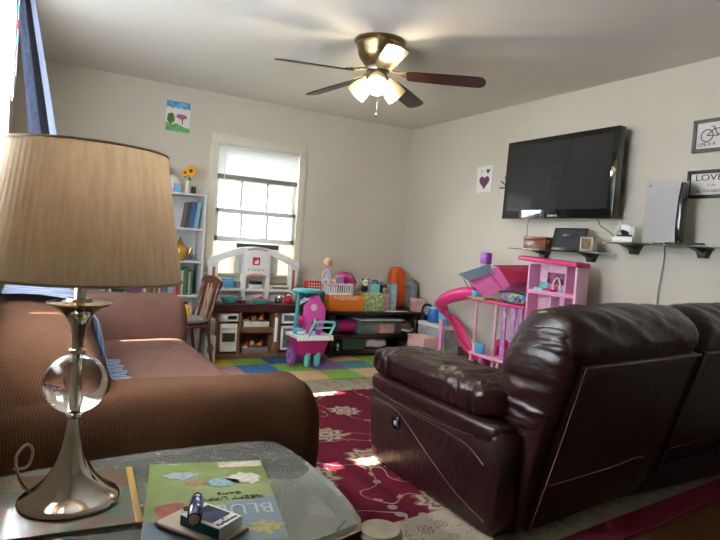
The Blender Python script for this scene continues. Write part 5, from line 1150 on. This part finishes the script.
# other arm, mirrored shape at the wall side
bm = new(); prism(bm, [(p[0]+.17, p[1]) for p in prof], 3.50, 3.70, 0, bev=.035, seg=4); part('arm_panel', bm, LE, rc, ang=60)
bm = new(); sq(bm, (3.60, 2.38, .545), (.11, .46, .08), .62, .4, 80, 40, disp=crease); part('arm_pad', bm, LE, rc, ang=180)
shear = lambda x: (x-1.72)*.125
PR = [(.005, .05), (-.05, .26), (-.13, .53), (-.205, .765), (-.225, .83), (-.20, .90), (-.13, .945), (-.04, .955), (.05, .93), (.12, .87), (.17, .78), (.20, .66), (.19, .52), (.13, .42), (.10, .28), (.08, .05)]
PRs = spline([(a, b_, 0) for a, b_ in PR+[PR[0]]], 5)[:-1]
def back_unit(xa, xb, seed):
    bm = new(); nP = len(PRs); nX = 70
    cy_, cz_ = -.02, .50
    def fn(u, v):
        p = PRs[int(round(u*nP)) % nP]; x = xa+(xb-xa)*v
        e = min(v, 1-v)*(xb-xa)/.09
        s = 1 if e >= 1 else (1-(1-e)**2)**.5
        top = max(0, (p.y-.74)/.2)
        f = 1-(1-s)*(.35+.25*top)
        y, z = cy_+(p.x-cy_)*f, cz_+(p.y-cz_)*(1-(1-s)*.16*(1 if p.y > .5 else 0))
        if p.y > .70:
            z += .013*max(-.5, ridge(Vector((x, y, z)), 6, 4, 9, seed))*min(1, (p.y-.70)*8)+.014*math.sin((x-xa)/(xb-xa)*PI)
            y -= .012*max(-.5, ridge(Vector((x*1.3+z*3, y, z)), 7, 2, 5, seed+4))*min(1, (p.y-.76)*10) if p.y > .76 else 0
        return Vector((x, 1.66+shear(x)+y, z))
    grid(bm, fn, nP, nX, closed_u=True)
    bmesh.ops.holes_fill(bm, edges=[e for e in bm.edges if e.is_boundary])
    return part('backrest', bm, LE, rc, ang=180, recalc=True)
back_unit(1.735, 2.74, 3); back_unit(2.745, 3.58, 11)
# side bolster with gathers at the exposed end
def gath(p): return .009*max(-.5, ridge(Vector((p.x*.3, p.y+p.z*.5, p.z)), 3, 4, 24, 8))+.003*ridge(p, 10, 12, 45, 1)-.002
bm = new(); sq(bm, (1.785, 1.70, .655), (.075, .165, .255), .8, .75, 72, 80, disp=gath)
for v in bm.verts: v.co.y -= .30*(v.co.z-.55)
part('side_bolster', bm, LE, rc, 'gathered side wing', ang=180)
# rear panels with stitched edges
def P_(x, t, off=.012):   # point on the rear plane; t = height 0..1 along the rake
    a, b_ = PR[0], PR[3]
    y = a[0]+(b_[0]-a[0])*t; z = a[1]+(b_[1]-a[1])*t
    return Vector((x, 1.66+shear(x)+y-off, z-off*.3))
def rear(xa, xb):
    bm = new(); n = 14; R_ = []
    for side in (0, 1):
        R_.append([[bm.verts.new(P_(xa+(xb-xa)*i/n, j/10, (.010+.012*math.sin(i/n*PI)**.4*math.sin(max(.02, j/10)*PI)**.4) if side == 0 else -.05)) for i in range(n+1)] for j in range(11)])
    for s in (0, 1):
        for j in range(10):
            for i in range(n): bm.faces.new((R_[s][j][i], R_[s][j][i+1], R_[s][j+1][i+1], R_[s][j+1][i]))
    for j in range(10):
        for i in (0, n): bm.faces.new((R_[0][j][i], R_[0][j+1][i], R_[1][j+1][i], R_[1][j][i]))
    for i in range(n):
        for j in (0, 10): bm.faces.new((R_[0][j][i], R_[0][j][i+1], R_[1][j][i+1], R_[1][j][i]))
    o = part('rear_panel', bm, LE, rc, ang=50, recalc=True)
    seam([P_(xa+.004, 0, .022), P_(xa+.004, .5, .024), P_(xa+.004, 1, .020)], .0025)
    seam([P_(xa, 1.0, .020), P_((xa+xb)/2, 1.005, .026), P_(xb, 1.0, .020)], .006, PIP, 'piping')
    seam([P_(xb, 1.0, .020), P_(xb-.02, .5, .024), P_(xb-.05, .0, .02)], .004, PIP, 'piping')
    seam([P_(xa, .30, .025), P_((xa+xb)/2, .31, .034), P_(xb-.22, .32, .034), P_(xb-.17, .22, .032), P_(xb-.19, .02, .03)], .0035, PIP, 'piping')
rear(1.80, 2.72); rear(2.79, 3.55)
# seat cushions and footrests in front
for k, (a, b_) in enumerate(((1.87, 2.69), (2.70, 3.50))):
    bm = new(); sq(bm, ((a+b_)/2, 2.28, .36), ((b_-a)/2, .42, .12), .4, .3, 72, 32, disp=lambda p: .006*ridge(p, 5, 5, 5, 6)); part('seat_cushion', bm, LE, rc, ang=180)
    part('footrest', box(new(), a+.01, b_-.01, 2.58, 2.69, .06, .36, .03), LE, rc)
part('base_frame', box(new(), 1.68, 3.60, 1.90, 2.56, .03, .20, .01), M['black'], rc)
part('mechanism', box(new(), 1.74, 3.52, 1.76, 1.90, .03, .16, .01), M['black'], rc)
for x, y in ((1.70, 2.55), (3.6, 2.6), (1.80, 1.80), (3.5, 2.0)): part('glide_foot', lathe(new(), [(0, 0), (.03, 0), (.026, .03), (0, .03)], (x, y, ZF), 16), M['black'], rc)

# ================================================================== GLASS SIDE TABLE
tz = .50
st = thing('side_table', 'wooden side table with a bowed glass top at the near arm of the slipcovered sofa', 'table', (.31, 1.44, 0))
glp = spline([(-.115, 1.70, 0), (.10, 1.755, 0), (.33, 1.782, 0), (.55, 1.785, 0), (.70, 1.768, 0)], 5)[:-1]+spline([(.722, 1.755, 0), (.745, 1.60, 0), (.75, 1.45, 0), (.742, 1.30, 0), (.722, 1.20, 0)], 5)[:-1]+spline([(.70, 1.165, 0), (.55, 1.13, 0), (.31, 1.115, 0), (.08, 1.13, 0), (-.115, 1.16, 0)], 5)
gp = [(p.x, p.y) for p in glp]
cxx, cyy = .31, 1.45
part('glass_top', prism(new(), gp, tz-.008, tz, 2, bev=.002), M['tableglass'], st, 'scratched glass top')
outer = [(cxx+(x-cxx)*(1.0+.012), cyy+(y-cyy)*1.055) for x, y in gp]; outer = [(max(x, -.135), y) for x, y in outer]; inner = [(cxx+(x-cxx)*.94, cyy+(y-cyy)*.93) for x, y in gp]
bm = new(); n = len(gp); za, zb_ = tz-.045, tz-.0095
V = [[bm.verts.new((x, y, z)) for x, y in pl] for pl, z in ((outer, za), (outer, zb_), (inner, zb_), (inner, za))]
for r in range(4):
    a, c = V[r], V[(r+1) % 4]
    for i in range(n): bm.faces.new((a[i], a[(i+1) % n], c[(i+1) % n], c[i]))
part('frame', bm, M['tablewood'], st, recalc=True, ang=50)
part('lower_shelf', prism(new(), [(cxx+(x-cxx)*.8, cyy+(y-cyy)*.8) for x, y in gp], .16, .18, 2, bev=.003), M['tablewood'], st)
for x, y in ((-.085, 1.70), (.72, 1.74), (.735, 1.155), (-.085, 1.17)):
    part('leg', lathe(new(), [(0, 0), (.018, 0), (.022, .01), (.026, .2), (.034, .3), (.030, .36), (.040, .42), (.052, tz-.055), (.056, tz-.046), (0, tz-.046)], (x, y, .001 if x < .25 else .0125), 24), M['tablewood'], st)
part('corner_cap', lathe(new(), [(0, 0), (.05, 0), (.055, .008), (.055, .022), (.048, .03), (0, .03)], (.755, 1.15, tz-.045), 28), mat('worn_wood', (.30, .24, .17), .5, var=.4, vscale=15), st, 'pale worn rounded corner')
# game box (printed lid)
A = math.radians(-12); GX, GY = .415, 1.395; gbT = Matrix.Translation((GX, GY, 0)) @ Matrix.Rotation(A, 4, 'Z')
gb = thing('board_game_box', 'green and sky-blue childrens board game box lying on the glass table top', 'game box', (GX, GY, tz), A)
bw, bh, bt_ = .152, .23, .045
LG = mat('game_green', (.20, .27, .07), .3, col2=(.26, .31, .13), vscale=14, coat=.5); LB = mat('game_sky', (.16, .23, .28), .3, coat=.5)
bt_ = .012
part('tray', box(new(), -bw, bw, -bh, bh, .0005, bt_*.5), LG, gb, local=True); part('lid', box(new(), -bw-.001, bw+.001, -bh-.001, bh+.001, bt_*.5, bt_, .001), LG, gb, local=True)
zt_ = bt_
def flat(nm, pts, q, dz=.0006): return part(nm, prism(new(), pts, zt_, zt_+dz, 2), q, gb, local=True)
flat('sky_print', [(-bw, -bh*.98), (bw, -bh*.98), (bw, -.02)]+[(bw-2*bw*i/14, -.015-.10*(i/14)**1.5+.008*math.sin(i*1.9)) for i in range(1, 14)]+[(-bw, -.12)], LB)
Wp = mat('print_white', (.38, .42, .42), .35)
def patchy(nm, cx_, cy_, rx, ry, col, seed):
    flat(nm, [(cx_+rx*math.cos(i*PI/9)*(1+.3*math.sin(i*seed)), cy_+ry*math.sin(i*PI/9)*(1+.3*math.cos(i*seed*1.3))) for i in range(18)], mat('print_'+nm, col, .35, var=.4, vscale=70), .0009)
patchy('cloud_patch', -.075, .14, .040, .024, (.35, .42, .47), 1.7); patchy('cloud_patch', .03, .085, .042, .028, (.28, .42, .46), 2.3)
patchy('balloon_patch', -.10, -.06, .034, .045, (.42, .10, .08), .4); patchy('toy_patch', .09, .105, .045, .035, (.55, .52, .45), 2.9); patchy('toy_patch', -.03, .09, .03, .022, (.42, .25, .15), 3.3); patchy('grass_patch', .11, -.17, .04, .03, (.42, .36, .14), 2.1)
flat('title_strip', [(.03, .185), (bw-.004, .185), (bw-.004, .222), (.03, .222)], mat('strip_print', (.42, .28, .20), .4, col2=(.5, .48, .42), vscale=60))
def gtext(s, size, x, y, q, w, nm='lettering'):
    o = text(nm, s, size, gbT @ Matrix.Translation((x, y, tz+zt_+.0012)) @ Matrix.Rotation(PI, 4, 'Z'), q, gb, width=w); return o
gtext('BLUEY', .075, .055, -.075, Wp, .17); gtext('KEEPY UPPY', .026, .05, -.012, mat('ink_dark', (.05, .06, .06), .4), .15); gtext('GAME', .020, .045, .016, mat('ink_dark2', (.05, .06, .06), .4), .06); gtext('AGES 4+', .010, -.10, .215, Wp, .06)
# book at the edge
A2 = math.radians(-4)
bk = thing('picture_book', 'thin picture book with a mustard spine lying under the lamp on the table', 'book', (.09, 1.51, tz), A2)
part('cover', box(new(), -.17, .152, -.165, .165, .0005, .008, .001), mat('book_print', (.10, .17, .12), .25, col2=(.22, .10, .06), vscale=12, coat=.5), bk, local=True)
part('spine', box(new(), .152, .168, -.166, .166, .0004, .009, .002), mat('mustard', (.42, .25, .06), .4), bk, local=True)
# phone / wallet, cigarette pack and lighter
A3 = math.radians(-58); z_ = tz+zt_+.0015
wl = thing('phone', 'phone in a pale tan case lying on the board game box', 'phone', (.352, 1.243, z_), A3); A4 = A3
part('case', box(new(), -.088, .088, -.050, .050, .0005, .013, .006), mat('case_tan', (.50, .40, .30), .4), wl, local=True); part('bumper', box(new(), -.090, .090, -.052, .052, .003, .009, .002), mat('case_edge', (.12, .06, .035), .4), wl, local=True)
part('camera_lens', lathe(new(), [(0, 0), (.010, 0), (.010, .003), (.006, .003), (0, .002)], (-.072, .030, .0131), 20), M['blackgloss'], wl, local=True)
pk = thing('cigarette_pack', 'white and navy cigarette pack lying on the tan phone case', 'cigarette pack', (.367, 1.222, z_+.0135), A3)
part('box', box(new(), -.054, .054, -.037, .037, .0005, .025, .0015), mat('pack_white', (.68, .68, .67), .35, coat=.3), pk, local=True)
part('side_band', box(new(), -.0545, .0545, -.0378, -.0368, .002, .0235), mat('pack_teal', (.02, .09, .14), .3), pk, local=True)
part('front_panel', prism(new(), [(-.040, -.028), (.026, -.028), (.026, .030), (-.040, .030)], .0251, .0257, 2), M['navy'], pk, local=True)
PKM = Matrix.Translation((.367, 1.222, z_+.0135)) @ Matrix.Rotation(A3, 4, 'Z')
text('lettering', 'Parliament', .014, PKM @ Matrix.Translation((.043, 0, .0255)) @ Matrix.Rotation(PI/2, 4, 'Z'), M['black'], pk, width=.058)
part('crest', lathe(new(), [(0, 0), (.003, 0), (.003, .0006), (0, .0006)], (.031, 0, .0252), 8), M['navy'], pk, local=True)
lt = thing('lighter', 'glossy dark blue cigarette lighter lying across the cigarette pack', 'lighter', (.362, 1.25, z_+.04))
d_ = Vector((.30, .95, 0)).normalized(); p0 = Vector((.318, 1.182, z_+.0550)); Q = d_.to_track_quat('Z', 'Y').to_matrix().to_4x4()
LT = Matrix.Translation(p0) @ Q @ Matrix.Scale(1.3, 4)
part('body', lathe(new(), [(0, 0), (.0105, 0), (.012, .002), (.012, .062), (.011, .064), (0, .064)], (0, 0, 0), 28, M=LT), mat('lighter_blue', (.012, .018, .16), .15, coat=.8), lt)
part('base_plug', lathe(new(), [(0, -.0012), (.0085, -.0012), (.0085, 0), (0, 0)], (0, 0, 0), 20, M=LT), mat('plug', (.45, .35, .4), .5), lt)
part('metal_hood', lathe(new(), [(0, .064), (.0105, .064), (.0105, .076), (.008, .079), (0, .079)], (0, 0, 0), 20, M=LT), M['chrome'], lt); part('wheel', lathe(new(), [(0, -.003), (.0045, -.003), (.0045, .003), (0, .003)], (0, 0, 0), 14, M=LT @ Matrix.Translation((0, .006, .078)) @ Matrix.Rotation(PI/2, 4, 'Y')), M['steel'], lt)

# ================================================================== LAMP
LX, LY = .108, 1.505; lz = tz+.0095
lp = thing('table_lamp', 'chrome table lamp with a crystal ball stem and pleated tan drum shade', 'lamp', (LX, LY, lz))
def seg_(pts, n=6): return [(p.x, p.y) for p in spline([(a, b_, 0) for a, b_ in pts], n)]
part('base', lathe(new(), [(0, 0), (.108, 0), (.112, .003), (.111, .007)]+seg_([(.106, .012), (.080, .030), (.052, .060), (.034, .095), (.023, .135), (.0155, .175), (.0135, .195)])+[(.018, .199), (.019, .206), (.014, .210), (0, .210)], (LX, LY, lz), 64), M['nickel'], lp)
part('crystal_ball', sq(new(), (LX, LY, lz+.277), (.070, .070, .070), nu=56, nv=36), mat('crystal', (1, 1, 1), .0, trans=1), lp, ang=180)
part('inner_rod', tube(new(), [(LX, LY, lz+.20), (LX, LY, lz+.352)], .009, 16), M['chrome'], lp)
part('upper_stem', lathe(new(), [(0, .345), (.014, .345), (.019, .350), (.018, .357), (.013, .360)]+seg_([(.0125, .362), (.015, .395), (.022, .425), (.042, .448), (.064, .461)])+[(.070, .464), (.071, .468), (.055, .471), (.028, .472), (.027, .478), (0, .478)], (LX, LY, lz), 56), M['nickel'], lp)
part('stem_neck', lathe(new(), [(0, .478), (.013, .478), (.013, .53), (.018, .535), (.018, .575), (0, .575)], (LX, LY, lz), 28), M['chrome'], lp)
sm_, t_, b = nt('pleated_shade'); b.inputs['Base Color'].default_value = (.50, .38, .235, 1); b.inputs['Roughness'].default_value = .85; b.inputs['Transmission Weight'].default_value = 0
tc = nd(t_, 'ShaderNodeTexCoord'); nz = nd(t_, 'ShaderNodeTexNoise'); nz.inputs['Scale'].default_value = 25; mp = nd(t_, 'ShaderNodeMapping'); mp.inputs['Scale'].default_value = (3, 3, .15); t_.links.new(tc.outputs['Object'], mp.inputs[0]); t_.links.new(mp.outputs[0], nz.inputs['Vector'])
rr = nd(t_, 'ShaderNodeValToRGB'); rr.color_ramp.elements[0].position = .3; rr.color_ramp.elements[1].position = .7; rr.color_ramp.elements[0].color = (.74, .60, .45, 1); rr.color_ramp.elements[1].color = (.86, .74, .58, 1); t_.links.new(nz.outputs['Fac'], rr.inputs[0]); t_.links.new(rr.outputs[0], b.inputs['Base Color'])
tl = nd(t_, 'ShaderNodeBsdfTranslucent'); t_.links.new(rr.outputs[0], tl.inputs[0]); ms = nd(t_, 'ShaderNodeMixShader'); ms.inputs[0].default_value = .42; o_ = t_.nodes['Material Output']; t_.links.new(b.outputs[0], ms.inputs[1]); t_.links.new(tl.outputs[0], ms.inputs[2]); t_.links.new(ms.outputs[0], o_.inputs[0])
rb, rt, z0, z1 = .224, .176, 1.035, 1.332
rip = lambda i, k: .0045*(abs((i % 6)/3-1))*(1 if True else 0)
bm = new(); lathe(bm, [(rb, z0-lz), (rb*.93+rt*.07, z0-lz+.02), ((rb+rt)/2, (z0+z1)/2-lz), (rt*1.01, z1-lz-.01), (rt, z1-lz), (rt-.003, z1-lz), ((rb+rt)/2-.004, (z0+z1)/2-lz), (rb-.004, z0-lz), (rb, z0-lz)], (LX, LY, lz), 504, rip=rip)
shd = part('lamp_shade', bm, sm_, lp, ang=180)
for z, r in ((z0, rb+.0015), (z1, rt+.001)): part('trim_ring', tube(new(), [(LX+r*math.cos(a*PI/36), LY+r*math.sin(a*PI/36), z) for a in range(72)], .003, 6, closed=True), mat('shade_trim', (.36, .26, .16), .7), shd)
part('harp', tube(new(), spline([(LX-.015, LY, 1.07), (LX-.05, LY, 1.15), (LX-.04, LY, 1.27), (LX, LY, 1.31), (LX+.04, LY, 1.27), (LX+.05, LY, 1.15), (LX+.015, LY, 1.07)]), .0025, 6), M['brass'], lp)
bm = new()
for a in (0, 1, 2): tube(bm, [(LX, LY, 1.312), (LX+(rt-.002)*math.cos(a*2.094), LY+(rt-.002)*math.sin(a*2.094), 1.318)], .0025, 6)
part('spider', bm, M['brass'], lp); part('light_bulb', sq(new(), (LX, LY, 1.15), (.03, .03, .045), nu=20, nv=14), M['offwhite'], lp)
part('cord', tube(new(), spline([(LX-.085, LY+.05, lz+.012), (LX-.105, LY+.05, lz+.04), (LX-.115, LY+.06, lz+.09), (LX-.095, LY+.075, lz+.115), (LX-.08, LY+.10, lz+.09), (LX-.09, LY+.16, lz+.03), (LX-.12, LY+.26, lz-.01)]), .0035, 8), mat('cord_gold', (.32, .19, .10), .35), lp)

# ================================================================== CAMERA AND LIGHT
f_, yaw, pit, rol, hh = 586.6, .515027, -.043197, .0698587, 1.15737
Fv = Vector((math.sin(yaw)*math.cos(pit), math.cos(yaw)*math.cos(pit), math.sin(pit))); R0 = Vector((math.cos(yaw), -math.sin(yaw), 0)); U0 = R0.cross(Fv)
Rv = R0*math.cos(rol)+U0*math.sin(rol); Uv = -R0*math.sin(rol)+U0*math.cos(rol)
cam = bpy.data.cameras.new('camera'); co = bpy.data.objects.new('camera', cam); COL.objects.link(co)
co.matrix_world = Matrix(((Rv.x, Uv.x, -Fv.x, 0), (Rv.y, Uv.y, -Fv.y, 0), (Rv.z, Uv.z, -Fv.z, hh), (0, 0, 0, 1)))
cam.sensor_width = 36; cam.lens = f_*36/720; cam.clip_start = .02; S.camera = co
wd_ = bpy.data.worlds.new('sky'); S.world = wd_; wd_.use_nodes = True; t_ = wd_.node_tree; bg = t_.nodes['Background']
bg.inputs[0].default_value = (.82, .92, 1.0, 1); bg.inputs[1].default_value = 9.0
sun = bpy.data.lights.new('sun', 'SUN'); sun.energy = 14; sun.angle = .009; sun.color = (1, .93, .82); so = bpy.data.objects.new('sun', sun); COL.objects.link(so)
so.rotation_euler = Vector((1.0, .04, -.98)).normalized().to_track_quat('-Z', 'Y').to_euler()
def area(nm, loc, rot_, sx, sy, e, c=(1, 1, 1), portal=False):
    l = bpy.data.lights.new(nm, 'AREA'); l.shape = 'RECTANGLE'; l.size = sx; l.size_y = sy; l.energy = e; l.color = c
    if portal: l.cycles.is_portal = True
    o = bpy.data.objects.new(nm, l); COL.objects.link(o); o.location = loc; o.rotation_euler = rot_; return o
area('window_portal', (XL-.12, 2.665, 1.66), (0, math.radians(-90), 0), 1.48, 2.53, 1, portal=True)
area('window_portal', (1.96, YB+.10, 1.41), (math.radians(-90), 0, 0), .85, 1.27, 1, portal=True)
pl = bpy.data.lights.new('fan_light', 'POINT'); pl.energy = 4; pl.color = (1, .85, .62); pl.shadow_soft_size = .05; po = bpy.data.objects.new('fan_light', pl); COL.objects.link(po); po.location = (FX, FY, 2.08)
S.view_settings.view_transform = 'Standard'; S.view_settings.look = 'None'; S.view_settings.gamma = 1; S.view_settings.use_curve_mapping = False; S.view_settings.exposure = 1.75
S.cycles.use_denoising = True; S.cycles.max_bounces = 10; S.cycles.transparent_max_bounces = 16; S.cycles.sample_clamp_indirect = 8; S.cycles.caustics_reflective = False; S.cycles.caustics_refractive = False
